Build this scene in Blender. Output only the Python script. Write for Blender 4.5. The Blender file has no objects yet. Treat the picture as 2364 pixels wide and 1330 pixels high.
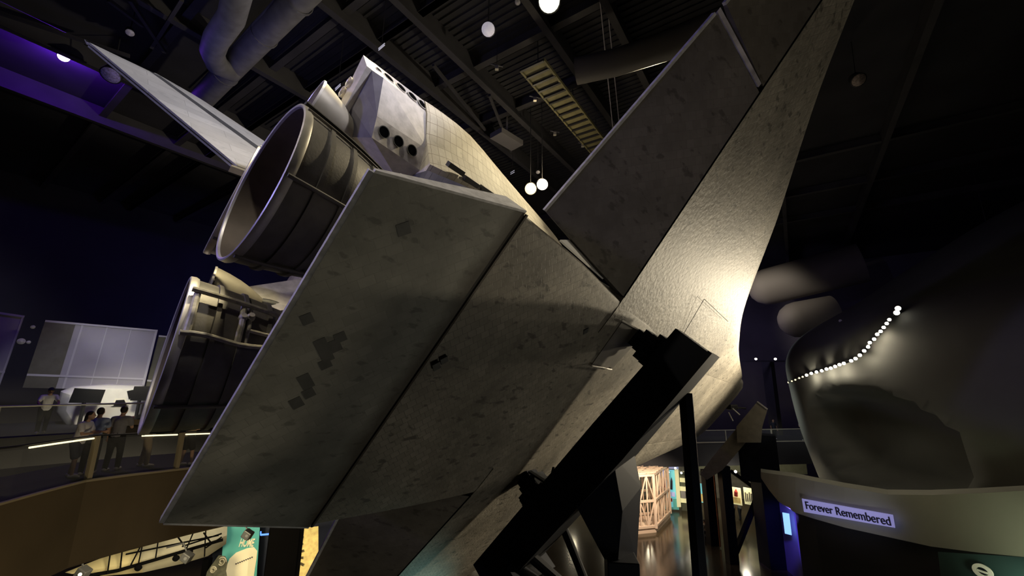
import bpy, bmesh, math, random
from math import sin, cos, pi, radians, hypot, atan2, sqrt
from mathutils import Vector, Matrix
random.seed(7)
S = bpy.context.scene
COL = S.collection
V = Vector
# ------------------------------------------------------------------ camera
EYE = V((0, 0, 11.6))
CAM = Matrix(((0.99994, -0.01099, 0.0), (-0.00238, -0.21728, -0.97610), (0.01073, 0.97605, -0.21732))).to_3x3()
# orthonormal camera axes (right, up, back) in world space
_r = V((CAM[0][0], CAM[1][0], CAM[2][0])).normalized()
_u = V((CAM[0][1], CAM[1][1], CAM[2][1])); _u = (_u - _r * _u.dot(_r)).normalized()
_b = _r.cross(_u)
cd = bpy.data.cameras.new('camera'); cam = bpy.data.objects.new('camera', cd); COL.objects.link(cam)
mw = Matrix((( _r.x, _u.x, _b.x, EYE.x), (_r.y, _u.y, _b.y, EYE.y), (_r.z, _u.z, _b.z, EYE.z), (0, 0, 0, 1)))
cam.matrix_world = mw
cd.sensor_width = 36; cd.lens = 950 / 2364 * 36; cd.clip_end = 400; cd.clip_start = 0.05
S.camera = cam
def bearing(u, v):
    d = _r * ((u - 1182) / 950) + _u * (-(v - 665) / 950) - _b
    return d / hypot(d.x, d.y)
def at(u, v, D):            # survey: the point in that direction at ground distance D
    return EYE + bearing(u, v) * D
def atz(u, v, z):
    d = bearing(u, v); return EYE + d * ((z - 11.6) / d.z)
# room axes: E1 runs along the hall, E2 across it
A0 = radians(34)
E1 = V((sin(A0), cos(A0), 0)); E2 = V((cos(A0), -sin(A0), 0))
def rm(s, t, z): return E1 * s + E2 * t + V((0, 0, z))
RZ = -A0  # rotation about z of a box whose local y runs along E1
# ------------------------------------------------------------------ materials
MATS = {}
def principled(name, col, rough=.6, metal=0, spec=.4, emit=None, estr=0, noise=0, nscale=3.0, bump=0, bscale=30, alpha=1, trans=0):
    m = bpy.data.materials.new(name); m.use_nodes = True
    nt = m.node_tree; b = nt.nodes['Principled BSDF']
    b.inputs['Base Color'].default_value = (*col, 1); b.inputs['Roughness'].default_value = rough
    b.inputs['Metallic'].default_value = metal; b.inputs['Specular IOR Level'].default_value = spec
    if trans: b.inputs['Transmission Weight'].default_value = trans
    b.inputs['Alpha'].default_value = alpha
    if emit: b.inputs['Emission Color'].default_value = (*emit, 1); b.inputs['Emission Strength'].default_value = estr
    tc = nt.nodes.new('ShaderNodeTexCoord')
    if noise:
        n = nt.nodes.new('ShaderNodeTexNoise'); n.inputs['Scale'].default_value = nscale; n.inputs['Detail'].default_value = 6
        nt.links.new(tc.outputs['Object'], n.inputs['Vector'])
        mx = nt.nodes.new('ShaderNodeMix'); mx.data_type = 'RGBA'
        lo = [max(0, c * (1 - noise)) for c in col]; hi = [min(1, c * (1 + noise)) for c in col]
        mx.inputs['A'].default_value = (*lo, 1); mx.inputs['B'].default_value = (*hi, 1)
        rmp = nt.nodes.new('ShaderNodeMapRange'); rmp.inputs['From Min'].default_value = .3; rmp.inputs['From Max'].default_value = .7
        nt.links.new(n.outputs['Fac'], rmp.inputs['Value']); nt.links.new(rmp.outputs['Result'], mx.inputs['Factor'])
        nt.links.new(mx.outputs['Result'], b.inputs['Base Color'])
    if bump:
        n2 = nt.nodes.new('ShaderNodeTexNoise'); n2.inputs['Scale'].default_value = bscale; n2.inputs['Detail'].default_value = 4
        nt.links.new(tc.outputs['Object'], n2.inputs['Vector'])
        bp = nt.nodes.new('ShaderNodeBump'); bp.inputs['Strength'].default_value = bump; bp.inputs['Distance'].default_value = .02
        nt.links.new(n2.outputs['Fac'], bp.inputs['Height']); nt.links.new(bp.outputs['Normal'], b.inputs['Normal'])
    MATS[name] = m; return m
def tiles(name, c1, c2, mortar, rot, w=.152, h=.152, ms=.004, rough=.6, bump=.35, dark=.45, offset=.5, stain=1.0, spec=.3, bdist=.012):
    m = bpy.data.materials.new(name); m.use_nodes = True; nt = m.node_tree; b = nt.nodes['Principled BSDF']
    L = nt.links.new; N = nt.nodes.new
    tc = N('ShaderNodeTexCoord'); mp = N('ShaderNodeMapping'); mp.inputs['Rotation'].default_value = rot
    L(tc.outputs['Object'], mp.inputs['Vector'])
    br = N('ShaderNodeTexBrick'); br.offset = offset; br.inputs['Scale'].default_value = 1
    br.inputs['Brick Width'].default_value = w; br.inputs['Row Height'].default_value = h
    br.inputs['Mortar Size'].default_value = ms; br.inputs['Mortar Smooth'].default_value = .4
    br.inputs['Color1'].default_value = (0, 0, 0, 1); br.inputs['Color2'].default_value = (1, 1, 1, 1); br.inputs['Mortar'].default_value = (.5, .5, .5, 1)
    L(mp.outputs['Vector'], br.inputs['Vector'])
    tone = N('ShaderNodeMix'); tone.data_type = 'RGBA'; tone.inputs['A'].default_value = (*c1, 1); tone.inputs['B'].default_value = (*c2, 1)
    L(br.outputs['Color'], tone.inputs['Factor'])
    # soot and weathering
    n1 = N('ShaderNodeTexNoise'); n1.inputs['Scale'].default_value = .55; n1.inputs['Detail'].default_value = 7; n1.inputs['Roughness'].default_value = .62
    L(tc.outputs['Object'], n1.inputs['Vector'])
    r1 = N('ShaderNodeMapRange'); r1.inputs['From Min'].default_value = .34; r1.inputs['From Max'].default_value = .66; r1.inputs['To Min'].default_value = 1 - .45 * stain; r1.inputs['To Max'].default_value = 1.12
    L(n1.outputs['Fac'], r1.inputs['Value'])
    mul = N('ShaderNodeMix'); mul.data_type = 'RGBA'; mul.blend_type = 'MULTIPLY'; mul.inputs['Factor'].default_value = 1
    L(tone.outputs['Result'], mul.inputs['A']); L(r1.outputs['Result'], mul.inputs['B'])
    # scattered dark flecks of replaced or sooty tiles
    mp2 = N('ShaderNodeMapping'); mp2.inputs['Rotation'].default_value = rot; mp2.inputs['Scale'].default_value = (3.2, 6.5, 3.2)
    L(tc.outputs['Object'], mp2.inputs['Vector'])
    n2 = N('ShaderNodeTexNoise'); n2.inputs['Scale'].default_value = 1; n2.inputs['Detail'].default_value = 3
    L(mp2.outputs['Vector'], n2.inputs['Vector'])
    r2 = N('ShaderNodeMapRange'); r2.inputs['From Min'].default_value = .60; r2.inputs['From Max'].default_value = .67; r2.inputs['To Min'].default_value = 0; r2.inputs['To Max'].default_value = dark
    L(n2.outputs['Fac'], r2.inputs['Value'])
    fl = N('ShaderNodeMix'); fl.data_type = 'RGBA'; fl.inputs['B'].default_value = (c1[0] * .25, c1[1] * .25, c1[2] * .25, 1)
    L(r2.outputs['Result'], fl.inputs['Factor']); L(mul.outputs['Result'], fl.inputs['A'])
    mo = N('ShaderNodeMix'); mo.data_type = 'RGBA'; mo.inputs['B'].default_value = (*mortar, 1)
    L(br.outputs['Fac'], mo.inputs['Factor']); L(fl.outputs['Result'], mo.inputs['A'])
    L(mo.outputs['Result'], b.inputs['Base Color'])
    # relief: gaps sink, each tile sits at its own height with a wavy face
    n3 = N('ShaderNodeTexNoise'); n3.inputs['Scale'].default_value = 9; n3.inputs['Detail'].default_value = 3
    L(mp.outputs['Vector'], n3.inputs['Vector'])
    a1 = N('ShaderNodeMath'); a1.operation = 'MULTIPLY_ADD'; a1.inputs[1].default_value = -1.0; a1.inputs[2].default_value = 0
    L(br.outputs['Fac'], a1.inputs[0])
    a2 = N('ShaderNodeMath'); a2.operation = 'MULTIPLY_ADD'; a2.inputs[1].default_value = 1.0; L(n3.outputs['Fac'], a2.inputs[0]); L(a1.outputs[0], a2.inputs[2])
    a3 = N('ShaderNodeMath'); a3.operation = 'MULTIPLY_ADD'; a3.inputs[1].default_value = .35; L(br.outputs['Color'], a3.inputs[0]); L(a2.outputs[0], a3.inputs[2])
    bp = N('ShaderNodeBump'); bp.inputs['Strength'].default_value = bump; bp.inputs['Distance'].default_value = bdist
    L(a3.outputs[0], bp.inputs['Height']); L(bp.outputs['Normal'], b.inputs['Normal'])
    b.inputs['Roughness'].default_value = rough; b.inputs['Specular IOR Level'].default_value = spec
    MATS[name] = m; return m
BELLY = tiles('belly tile', (.175, .158, .128), (.225, .205, .168), (.095, .085, .07), (0, 0, radians(45)), ms=.005, bump=.32, dark=.75, bdist=.014)
WINGT = tiles('wing tile', (.175, .158, .128), (.225, .205, .168), (.10, .09, .074), (0, 0, radians(45)), ms=.005, bump=.72, dark=.8, bdist=.02)
FLAPT = tiles('flap tile', (.185, .182, .158), (.215, .211, .184), (.145, .141, .122), (0, 0, radians(45)), w=.21, h=.152, dark=.5, ms=.004, bump=.14, stain=.9)
def soot_band(m, x0, x1):
    nt = m.node_tree; b = nt.nodes['Principled BSDF']; src = b.inputs['Base Color'].links[0].from_socket
    tc = nt.nodes.new('ShaderNodeTexCoord'); sx = nt.nodes.new('ShaderNodeSeparateXYZ'); nt.links.new(tc.outputs['Object'], sx.inputs[0])
    n = nt.nodes.new('ShaderNodeTexNoise'); n.inputs['Scale'].default_value = 1.3; n.inputs['Detail'].default_value = 5; nt.links.new(tc.outputs['Object'], n.inputs['Vector'])
    ad = nt.nodes.new('ShaderNodeMath'); ad.operation = 'MULTIPLY_ADD'; ad.inputs[1].default_value = .5; nt.links.new(n.outputs['Fac'], ad.inputs[0]); nt.links.new(sx.outputs['X'], ad.inputs[2])
    r = nt.nodes.new('ShaderNodeMapRange'); r.inputs['From Min'].default_value = x0 + .25; r.inputs['From Max'].default_value = x1 + .25; r.inputs['To Min'].default_value = .85; r.inputs['To Max'].default_value = 0; nt.links.new(ad.outputs[0], r.inputs['Value'])
    mx = nt.nodes.new('ShaderNodeMix'); mx.data_type = 'RGBA'; mx.inputs['B'].default_value = (.05, .04, .028, 1); nt.links.new(r.outputs['Result'], mx.inputs['Factor']); nt.links.new(src, mx.inputs['A']); nt.links.new(mx.outputs['Result'], b.inputs['Base Color'])
soot_band(FLAPT, 6.0, 6.32)
ELEVT = tiles('elevon tile', (.135, .119, .098), (.158, .14, .118), (.108, .096, .08), (0, 0, radians(45)), ms=.003, dark=.55, bump=.15)
SIDET = tiles('side tile', (.10, .098, .10), (.14, .135, .135), (.05, .05, .05), (radians(90), 0, 0), w=.3, h=.3, dark=.2)
BLANK = tiles('white blanket', (.62, .59, .52), (.74, .71, .64), (.36, .33, .28), (radians(90), 0, 0), w=.3, h=.42, ms=.008, dark=.12, stain=.5, offset=0)
PODT = tiles('pod tile', (.56, .51, .42), (.68, .63, .53), (.28, .24, .19), (radians(90), 0, 0), w=.2, h=.25, ms=.007, dark=.3, stain=.5, offset=0)
FINT = tiles('fin blanket', (.60, .58, .55), (.70, .68, .65), (.40, .38, .36), (radians(90), 0, radians(0)), w=1.6, h=.5, ms=.006, dark=.15, stain=.35)
EDGE = principled('edge tile', (.46, .45, .45), .6, noise=.25, nscale=9)
RCSW = principled('thruster housing white', (.43, .405, .40), .6, noise=.18, nscale=5, bump=.15, bscale=20)
RCSG = principled('thruster housing grey', (.42, .39, .37), .7, noise=.4, nscale=4)
PURG = principled('housing bevel', (.10, .095, .12), .7, noise=.2)  # darker bevel colour stands in for the shadow on it
DARK = principled('black void', (.003, .003, .0035), .9, spec=0)
CARB = principled('carbon black', (.03, .03, .033), .5, noise=.3)
BELL = principled('nozzle metal', (.17, .158, .142), .5, metal=.3, noise=.35, nscale=2.2, bump=.1)
BELLIN = principled('nozzle inner', (.16, .13, .10), .5, metal=.3, noise=.35, nscale=1.6)
RIMM = principled('nozzle rim metal', (.60, .57, .52), .4, metal=.5, noise=.2)
PIPEM = principled('pipe insulation', (.46, .43, .36), .6, noise=.3, nscale=12)
CABLE = principled('black cable wrap', (.035, .034, .033), .7)
SUPP = principled('support steel navy', (.004, .0052, .011), .55, spec=.15, noise=.2, nscale=1)
SUPG = principled('support steel grey', (.010, .0105, .013), .6, spec=.1, noise=.2, nscale=1)
TAN = principled('support tan paint', (.25, .22, .165), .6, noise=.15)
CEIL = principled('ceiling black', (.022, .022, .027), .9, noise=.3, nscale=.5)
BEAMM = principled('roof steel', (.034, .033, .037), .7, noise=.3, nscale=.7)
DUCT = principled('duct grey', (.12, .12, .14), .6, noise=.2)
WALLD = principled('dark wall', (.03, .03, .036), .8, noise=.2, nscale=.3)
WALLP = principled('purple grey wall', (.075, .068, .085), .8, noise=.2, nscale=.3)
def floor_mat():
    m = principled('polished concrete', (.06, .046, .026), .16, spec=.6, noise=.35, nscale=.6)
    return m
FLOOR = floor_mat()
OVO = principled('ovoid plaster', (.115, .12, .115), .75, noise=.1, nscale=.4)
BAND = principled('band plaster', (.36, .37, .33), .7, noise=.06, nscale=.4)
FASC = principled('fascia brown', (.11, .083, .045), .7, noise=.15, nscale=.6)
DECK = principled('deck carpet', (.03, .03, .034), .9)
METALB = principled('brushed steel', (.55, .53, .46), .4, metal=.6)
POSTM = principled('railing post', (.42, .36, .23), .5, metal=.3)
GLASS = principled('clear glass', (.35, .37, .38), .03, alpha=.07)
GLASSD = principled('tinted balustrade glass', (.2, .21, .26), .08, alpha=.12)
LED = principled('warm led tube', (1, .9, .6), .4, emit=(1, .86, .5), estr=1.6)
BULB = principled('warm lamp glow', (1, .95, .8), .4, emit=(1, .93, .75), estr=9)
BULBW = principled('amber lamp glow', (1, .9, .7), .4, emit=(1, .80, .36), estr=2.1)
UVB = principled('violet lamp glow', (.6, .5, 1), .4, emit=(.45, .3, 1), estr=30)
DULLB = principled('unlit lens', (.45, .44, .46), .25, noise=.3, nscale=20)
BLACKM = principled('lamp housing', (.02, .02, .022), .5)
SCRN = principled('panel mesh', (.34, .33, .36), .8, noise=.06, nscale=1)
SCRNF = principled('panel frame', (.46, .45, .48), .7)
SCRNO = principled('panel olive', (.12, .115, .085), .8, noise=.1)
COCKW = principled('cockpit white', (.75, .74, .68), .5, noise=.05)
BLKSC = principled('black screen', (.008, .008, .01), .3)
CREAM = principled('cream hull', (.62, .54, .33), .6, noise=.15, nscale=.8)
CREAMG = principled('cream grey hull', (.42, .39, .31), .6, noise=.15, nscale=1.2)
TEAL = principled('teal banner', (.10, .42, .38), .6, emit=(.10, .42, .38), estr=.12)  # cloth glows a little itself in place of light on it
TEALD = principled('dark teal panel', (.018, .045, .047), .6)
IVORY = principled('ivory print', (.85, .76, .52), .6, emit=(.85, .72, .42), estr=.25)  # print glows by itself, standing for light on the banner
YELLOW = principled('yellow print', (.85, .62, .22), .6, emit=(.85, .6, .2), estr=.3, noise=.3, nscale=4)  # glow mixed in so the yellow prints look lit
PINKW = principled('pale truss paint', (.80, .62, .48), .6)
CASEL = principled('lit case cyan', (.2, .6, .65), .5, emit=(.18, .62, .68), estr=.55)
CASEY = principled('lit case cream', (.8, .75, .45), .5, emit=(.75, .72, .4), estr=.5)
CASEB = principled('lit case lilac', (.5, .5, .75), .5, emit=(.42, .45, .72), estr=.5)
REDM = principled('red model', (.5, .05, .04), .5)
GREENW = principled('green grey wall', (.11, .115, .085), .8, noise=.1)
GREYW = principled('grey brick wall', (.15, .145, .13), .8, noise=.25, nscale=3)
BLUEW = principled('violet lit wall', (.25, .22, .5), .7)  # violet of the doorway light is put into the wall colour
BLUES = principled('blue screen', (.3, .55, .8), .4, emit=(.3, .62, .9), estr=1.1)
SIGNP = principled('lilac sign panel', (.45, .44, .8), .6, emit=(.38, .37, .85), estr=.42)
SIGNT = principled('dark lettering', (.03, .03, .05), .5)
YELT = principled('yellow grating', (.17, .155, .075), .7, noise=.2)
WHITEP = principled('white paint', (.8, .79, .75), .6)
SKIN = principled('skin', (.48, .30, .21), .55)
SKIN2 = principled('tanned skin', (.36, .21, .14), .55)
HAIR = principled('dark hair', (.02, .016, .014), .6)
HAIRG = principled('grey hair', (.35, .33, .31), .6)
def cloth(n, c): return principled(n, c, .85, noise=.12, nscale=8)
CW = cloth('white cotton', (.68, .68, .74)); CB = cloth('pale blue cotton', (.28, .34, .50)); CN = cloth('navy cotton', (.03, .035, .06))
CK = cloth('black cotton', (.015, .015, .018)); CG = cloth('grey cotton', (.22, .22, .24)); CT = cloth('khaki cotton', (.32, .26, .18)); CR = cloth('rose cotton', (.38, .16, .17)); CP = cloth('lilac cotton', (.33, .30, .42))
CSHOE = cloth('white shoe', (.6, .58, .52)); CSHOD = cloth('dark shoe', (.03, .03, .03))
# ------------------------------------------------------------------ mesh helpers
class MB:
    def __init__(s): s.v = []; s.f = []; s.mi = []
    def add(s, vs, fs, mi=0):
        o = len(s.v); s.v += [tuple(p) for p in vs]; s.f += [tuple(i + o for i in f) for f in fs]; s.mi += [mi] * len(fs); return s
    def box(s, c, dx, dy, dz, rot=None, mi=0):
        c = V(c); pts = []
        for x in (-1, 1):
            for y in (-1, 1):
                for z in (-1, 1):
                    p = V((x * dx / 2, y * dy / 2, z * dz / 2))
                    if rot is not None: p = rot @ p
                    pts.append(c + p)
        return s.add(pts, [(0, 1, 3, 2), (4, 6, 7, 5), (0, 4, 5, 1), (2, 3, 7, 6), (0, 2, 6, 4), (1, 5, 7, 3)], mi)
    def bar(s, a, b, w, h=None, up=V((0, 0, 1)), mi=0):
        a = V(a); b = V(b); h = h or w; d = (b - a)
        if d.length < 1e-6: return s
        z = d.normalized(); x = z.cross(up)
        if x.length < 1e-3: x = z.cross(V((1, 0, 0)))
        x.normalize(); y = x.cross(z)
        pts = [p + x * i * w / 2 + y * j * h / 2 for p in (a, b) for i, j in ((-1, -1), (1, -1), (1, 1), (-1, 1))]
        return s.add(pts, [(3, 2, 1, 0), (4, 5, 6, 7), (0, 1, 5, 4), (1, 2, 6, 5), (2, 3, 7, 6), (3, 0, 4, 7)], mi)
    def tube(s, pts, r, n=8, cap=True, mi=0):
        pts = [V(p) for p in pts]; rs = r if isinstance(r, (list, tuple)) else [r] * len(pts)
        rings = []; prev = None
        for i, p in enumerate(pts):
            t = (pts[min(i + 1, len(pts) - 1)] - pts[max(i - 1, 0)]).normalized()
            if prev is None:
                x = t.cross(V((0, 0, 1)));
                if x.length < 1e-3: x = t.cross(V((1, 0, 0)))
            else: x = prev - t * prev.dot(t)
            x.normalize(); prev = x; y = t.cross(x)
            rings.append([p + (x * cos(2 * pi * k / n) + y * sin(2 * pi * k / n)) * rs[i] for k in range(n)])
        vs = [q for R_ in rings for q in R_]; fs = []
        for i in range(len(rings) - 1):
            for k in range(n):
                a = i * n + k; b_ = i * n + (k + 1) % n; fs.append((a, b_, b_ + n, a + n))
        if cap: fs.append(tuple(range(n - 1, -1, -1))); fs.append(tuple(range((len(rings) - 1) * n, len(rings) * n)))
        return s.add(vs, fs, mi)
    def loft(s, rings, cap=True, closed=True, mi=0):
        n = len(rings[0]); vs = [q for R_ in rings for q in R_]; fs = []
        for i in range(len(rings) - 1):
            for k in range(n if closed else n - 1):
                a = i * n + k; b_ = i * n + (k + 1) % n; fs.append((a, b_, b_ + n, a + n))
        if cap: fs.append(tuple(range(n - 1, -1, -1))); fs.append(tuple(range((len(rings) - 1) * n, len(rings) * n)))
        return s.add(vs, fs, mi)
    def lathe(s, c, ax, prof, n=32, cap0=False, cap1=False, mi=0, a0=0, a1=2 * pi):
        c = V(c); ax = V(ax).normalized(); x = ax.cross(V((0, 0, 1)))
        if x.length < 1e-3: x = V((1, 0, 0))
        x.normalize(); y = ax.cross(x); full = abs(a1 - a0 - 2 * pi) < 1e-6; m = n if full else n + 1
        rings = [[c + ax * d + (x * cos(a0 + (a1 - a0) * k / n) + y * sin(a0 + (a1 - a0) * k / n)) * r for k in range(m)] for d, r in prof]
        vs = [q for R_ in rings for q in R_]; fs = []
        for i in range(len(rings) - 1):
            for k in range(n if full else n):
                a = i * m + k; b_ = i * m + (k + 1) % m; fs.append((a, b_, b_ + m, a + m))
        if cap0: fs.append(tuple(range(m - 1, -1, -1)))
        if cap1: fs.append(tuple(range((len(rings) - 1) * m, len(rings) * m)))
        return s.add(vs, fs, mi)
    def prism(s, poly, d, mi=0):     # polygon (3-D points) extruded by vector d
        n = len(poly); poly = [V(p) for p in poly]; d = V(d)
        return s.add(poly + [p + d for p in poly], [tuple(range(n - 1, -1, -1)), tuple(range(n, 2 * n))] + [(k, (k + 1) % n, (k + 1) % n + n, k + n) for k in range(n)], mi)
    def build(s, name, mat, parent=None, smooth=False, bevel=0, angle=35, fix=True):
        me = bpy.data.meshes.new(name); me.from_pydata(s.v, [], s.f)
        for m in (mat if isinstance(mat, (list, tuple)) else [mat]): me.materials.append(m)
        for p, i in zip(me.polygons, s.mi): p.material_index = i
        bm = bmesh.new(); bm.from_mesh(me)
        if fix: bmesh.ops.recalc_face_normals(bm, faces=bm.faces)
        if bevel:
            es = [e for e in bm.edges if len(e.link_faces) == 2 and e.calc_face_angle(0) > .5]
            bmesh.ops.bevel(bm, geom=es, offset=bevel, segments=2, affect='EDGES', profile=.5)
        if smooth:
            for f in bm.faces: f.smooth = True
            for e in bm.edges:
                if len(e.link_faces) == 2 and e.calc_face_angle(0) > radians(angle): e.smooth = False
        bm.to_mesh(me); bm.free()
        o = bpy.data.objects.new(name, me); COL.objects.link(o)
        if parent: o.parent = parent
        return o
def empty(name, loc=(0, 0, 0), rotz=0):
    o = bpy.data.objects.new(name, None); COL.objects.link(o); o.location = loc; o.rotation_euler = (0, 0, rotz); o.empty_display_size = .2; return o
def tag(o, label, cat, group=None):
    o['label'] = label; o['category'] = cat
    if group: o['group'] = group
    return o
def struct(o): o['kind'] = 'structure'; return o
def copy_tree(o, parent=None):
    c = o.copy(); COL.objects.link(c)
    if parent: c.parent = parent
    for ch in list(o.children): copy_tree(ch, c)
    return c
def rotz(a): return Matrix.Rotation(a, 3, 'Z')
# ------------------------------------------------------------------ ORBITER
RO = Matrix(((-0.587, 0.560, -0.585), (-0.807, -0.347, 0.478), (0.065, 0.752, 0.655)))
_x = V((RO[0][0], RO[1][0], RO[2][0])).normalized(); _y = V((RO[0][1], RO[1][1], RO[2][1])); _y = (_y - _x * _y.dot(_x)).normalized(); _z = _x.cross(_y)
K = .0254
def L(X, Y, Z): return V(((X - 1300) * K, Y * K, (Z - 280) * K))       # station inches -> local metres
ORB = empty('space_shuttle_orbiter')
ORB.matrix_world = Matrix(((_x.x, _y.x, _z.x, 1.872), (_x.y, _y.y, _z.y, 11.390), (_x.z, _y.z, _z.z, 11.162), (0, 0, 0, 1)))
OW = ORB.matrix_world.copy()
tag(ORB, 'huge tiled space shuttle orbiter tilted on its side overhead, belly and engines toward viewer', 'spacecraft')
def ow(X, Y, Z): return OW @ L(X, Y, Z)
# fuselage -----------------------------------------------------------
secs = [  # X, halfwidth, zbottom, zchine, ztop
    (424, 4, 322, 326, 336), (426, 20, 308, 320, 348), (434, 44, 296, 314, 364), (456, 67, 284, 309, 394), (508, 85, 276, 306, 426), (565, 94, 271, 304, 466),
    (620, 99, 268, 304, 497), (700, 104, 267, 302, 500), (800, 105, 267, 300, 500), (900, 105, 267, 298, 500), (1000, 105, 267, 296, 500), (1100, 105, 267, 294, 500), (1200, 105, 267, 292, 500),
    (1307, 106, 267, 288, 500), (1390, 110.5, 268, 282, 500), (1460, 119, 273, 284, 500), (1520, 123, 277, 287, 500), (1534, 124.5, 278, 288, 498)]
def fus_ring(X, w, zb, zc, zt):
    k = max(0, min(1, (X - 1150) / 160)); q = max(0, min(1, (X - 1390) / 140)); wt = 1 - q * .13
    e1, e2, e3 = .85 + .11 * k, .945 + .045 * k, .985 + .013 * k
    half = [(0, zb), (w * .35, zb), (w * .65, zb + .3 * (1 - k)), (w * e1, zb + (1 - k) * (1 + (zc - zb) * .03)), (w * e2, zb + (zc - zb) * (.22 - .17 * k)), (w * e3, zb + (zc - zb) * (.55 - .3 * k)), (w, zc), (w * (1 - q * .05), zc + (zt - zc) * .22), (w * (wt + q * .03), zc + (zt - zc) * .45), (w * .97 * wt, zc + (zt - zc) * .7), (w * .82 * wt, zc + (zt - zc) * .86), (w * .5 * wt, zc + (zt - zc) * .965), (0, zt)]
    pts = half + [(-y, z) for y, z in reversed(half[1:-1])]
    return [L(X - q * max(0, z - 285) * .24, y, z) for y, z in pts]
def catmull(rows, k):
    out = []
    for i in range(len(rows) - 1):
        p0 = rows[max(i - 1, 0)]; p1 = rows[i]; p2 = rows[i + 1]; p3 = rows[min(i + 2, len(rows) - 1)]
        for j in range(k):
            t = j / k; out.append(tuple(.5 * (2 * b + (c - a) * t + (2 * a - 5 * b + 4 * c - d) * t * t + (-a + 3 * b - 3 * c + d) * t ** 3) for a, b, c, d in zip(p0, p1, p2, p3)))
    out.append(rows[-1]); return out
fsec = catmull(secs, 3)
m = MB(); m.loft([fus_ring(*s_) for s_ in fsec])
fus = m.build('fuselage', [BELLY, SIDET, BLANK], ORB, smooth=True, angle=50)
for p in fus.data.polygons:
    cz = p.center.z / K + 280; cx = p.center.x / K + 1300
    if p.normal.z < -.35 and cz < 330: p.material_index = 0
    elif cx > 1080: p.material_index = 1 if cz < 495 else 2
    else: p.material_index = 0 if cz < 300 else 2
    if cx > 1528 and p.normal.x > .8: p.material_index = 1
# wings ---------------------------------------------------------------
def wzb(Y): return 267.3 + max(0, abs(Y) - 100) * .076      # lower surface height
LEC = catmull([(640, 78), (650, 97), (690, 107), (770, 121.5), (857, 139), (918, 157), (965, 172), (1010, 192), (1060, 226), (1136, 287), (1210, 333), (1273, 372), (1320, 411), (1352, 440), (1376, 466)], 3)
HX = 1389
def wing(sg, name):
    m = MB(); rows = []
    for X0, Y in LEC:
        zb = wzb(Y); c = max(HX - X0, 20); ze = zb + 11 if Y > 115 else 300 - (Y - 98) * .8
        ze = zb + 11 + max(0, (150 - Y) * .25); th = min(44, 16 + c * .06)
        yin = 60
        prof = [(X0, ze), (X0 + c * .008 + .8, ze - 4), (X0 + c * .03 + 2, zb + 2.2), (X0 + c * .08 + 4, zb + .4), (X0 + c * .25, zb), (HX - 60 if c > 90 else HX - c * .4, zb), (HX, zb), (HX, zb + 10 + c * .01), (X0 + c * .7, zb + th * .75), (X0 + c * .4, zb + th), (X0 + c * .15, zb + th * .85), (X0 + c * .04 + 1, ze + 7), (X0 + .8, ze + 3.5)]
        rows.append((Y, prof))
    # spanwise stations: the lower skin is a grid between root and leading edge
    rings = [[L(x, sg * Y, z) for x, z in prof] for Y, prof in rows]
    m.loft(rings)
    # root strip from the leading-edge curve in to the body so that no gap stays
    return m.build(name, [WINGT], ORB, smooth=True, angle=60)
wing(1, 'wing'); wing(-1, 'wing')
# elevons -------------------------------------------------------------
def elevon(sg, y0, y1, te0, te1, nm='elevon'):
    e = empty(nm); e.parent = ORB
    (x0, yy0, z0), (x1, yy1, z1) = te0, te1
    up = (0.5, 0, .86)
    hb0 = L(HX + 2, sg * y0, wzb(y0) + .2); hb1 = L(HX + 2, sg * y1, wzb(y1) + .2)
    tb0 = L(x0, sg * yy0, z0); tb1 = L(x1, sg * yy1, z1)
    hd = L(HX - 3, 0, 16) - L(HX, 0, 0); td = V((-.35 * K * 2, 0, 2.6 * K))
    lower = MB(); n = 10
    ring = lambda t, a, b, off: [a.lerp(b, t) + off]
    rows = []
    for i in range(n + 1):
        t = i / n; hb = hb0.lerp(hb1, t); tb = tb0.lerp(tb1, t)
        # rounded nose under the hinge, lower skin, blunt edge, upper skin
        rows.append([hb + V((-3 * K, 0, 2.5 * K)), hb, tb - V((2.2 * K, 0, -.4 * K)), tb + V((-4 * K, 0, 3.4 * K)), hb + V((0, 0, 14 * K)), hb + V((-4 * K, 0, 9 * K))])
    lower.loft(rows)
    lower.build('elevon_skin', ELEVT, e, smooth=True, angle=25)
    ed = MB(); ed.loft([[r_[2] + V((.05 * K, 0, 0)), r_[2] + V((2.4 * K, 0, .5 * K)), r_[3] + V((2.6 * K, 0, .6 * K)), r_[3] + V((.05 * K, 0, .1 * K))] for r_ in rows])
    ed.build('trailing_edge', EDGE, e)
    return e
for sg in (1, -1):
    elevon(sg, 114.5, 299, (1476, 133.5, 317.6), (1453, 309, 313))
    elevon(sg, 304, 436, (1455.5, 315, 309), (1432, 440, 318))
    # light weathered end face seen in the split between the two panels
    m = MB(); m.prism([L(1395, sg * 300.2, wzb(300) + 1), L(1452, sg * 310.5, 313.5), L(1448, sg * 310.5, 317), L(1392, sg * 300.2, wzb(300) + 14)], L(0, sg * 3.2, 0) - L(0, 0, 0))
    m.build('elevon_end_cap', RCSG, ORB)
    m = MB(); m.bar(L(HX + .6, sg * 114, wzb(114) + 1.0), L(HX + .6, sg * 440, wzb(440) + 1.0), .045, .06); m.build('hinge_seal', DARK, ORB)
    # white thermal blanket on the body side above the chine, beside the wing trailing edge
    m = MB(); m.prism([L(1403.8, sg * 117.2, 286), L(1482.9, sg * 123.4, 286), L(1436, sg * 127.6, 312), L(1373, sg * 123.4, 312)], V((0, -sg * 1.2 * K, .4 * K))); m.build('blanket_panel', WHITEP, ORB)
SOOT = principled('sooty hinge seal', (.035, .026, .018), .8, noise=.4, nscale=5)
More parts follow.
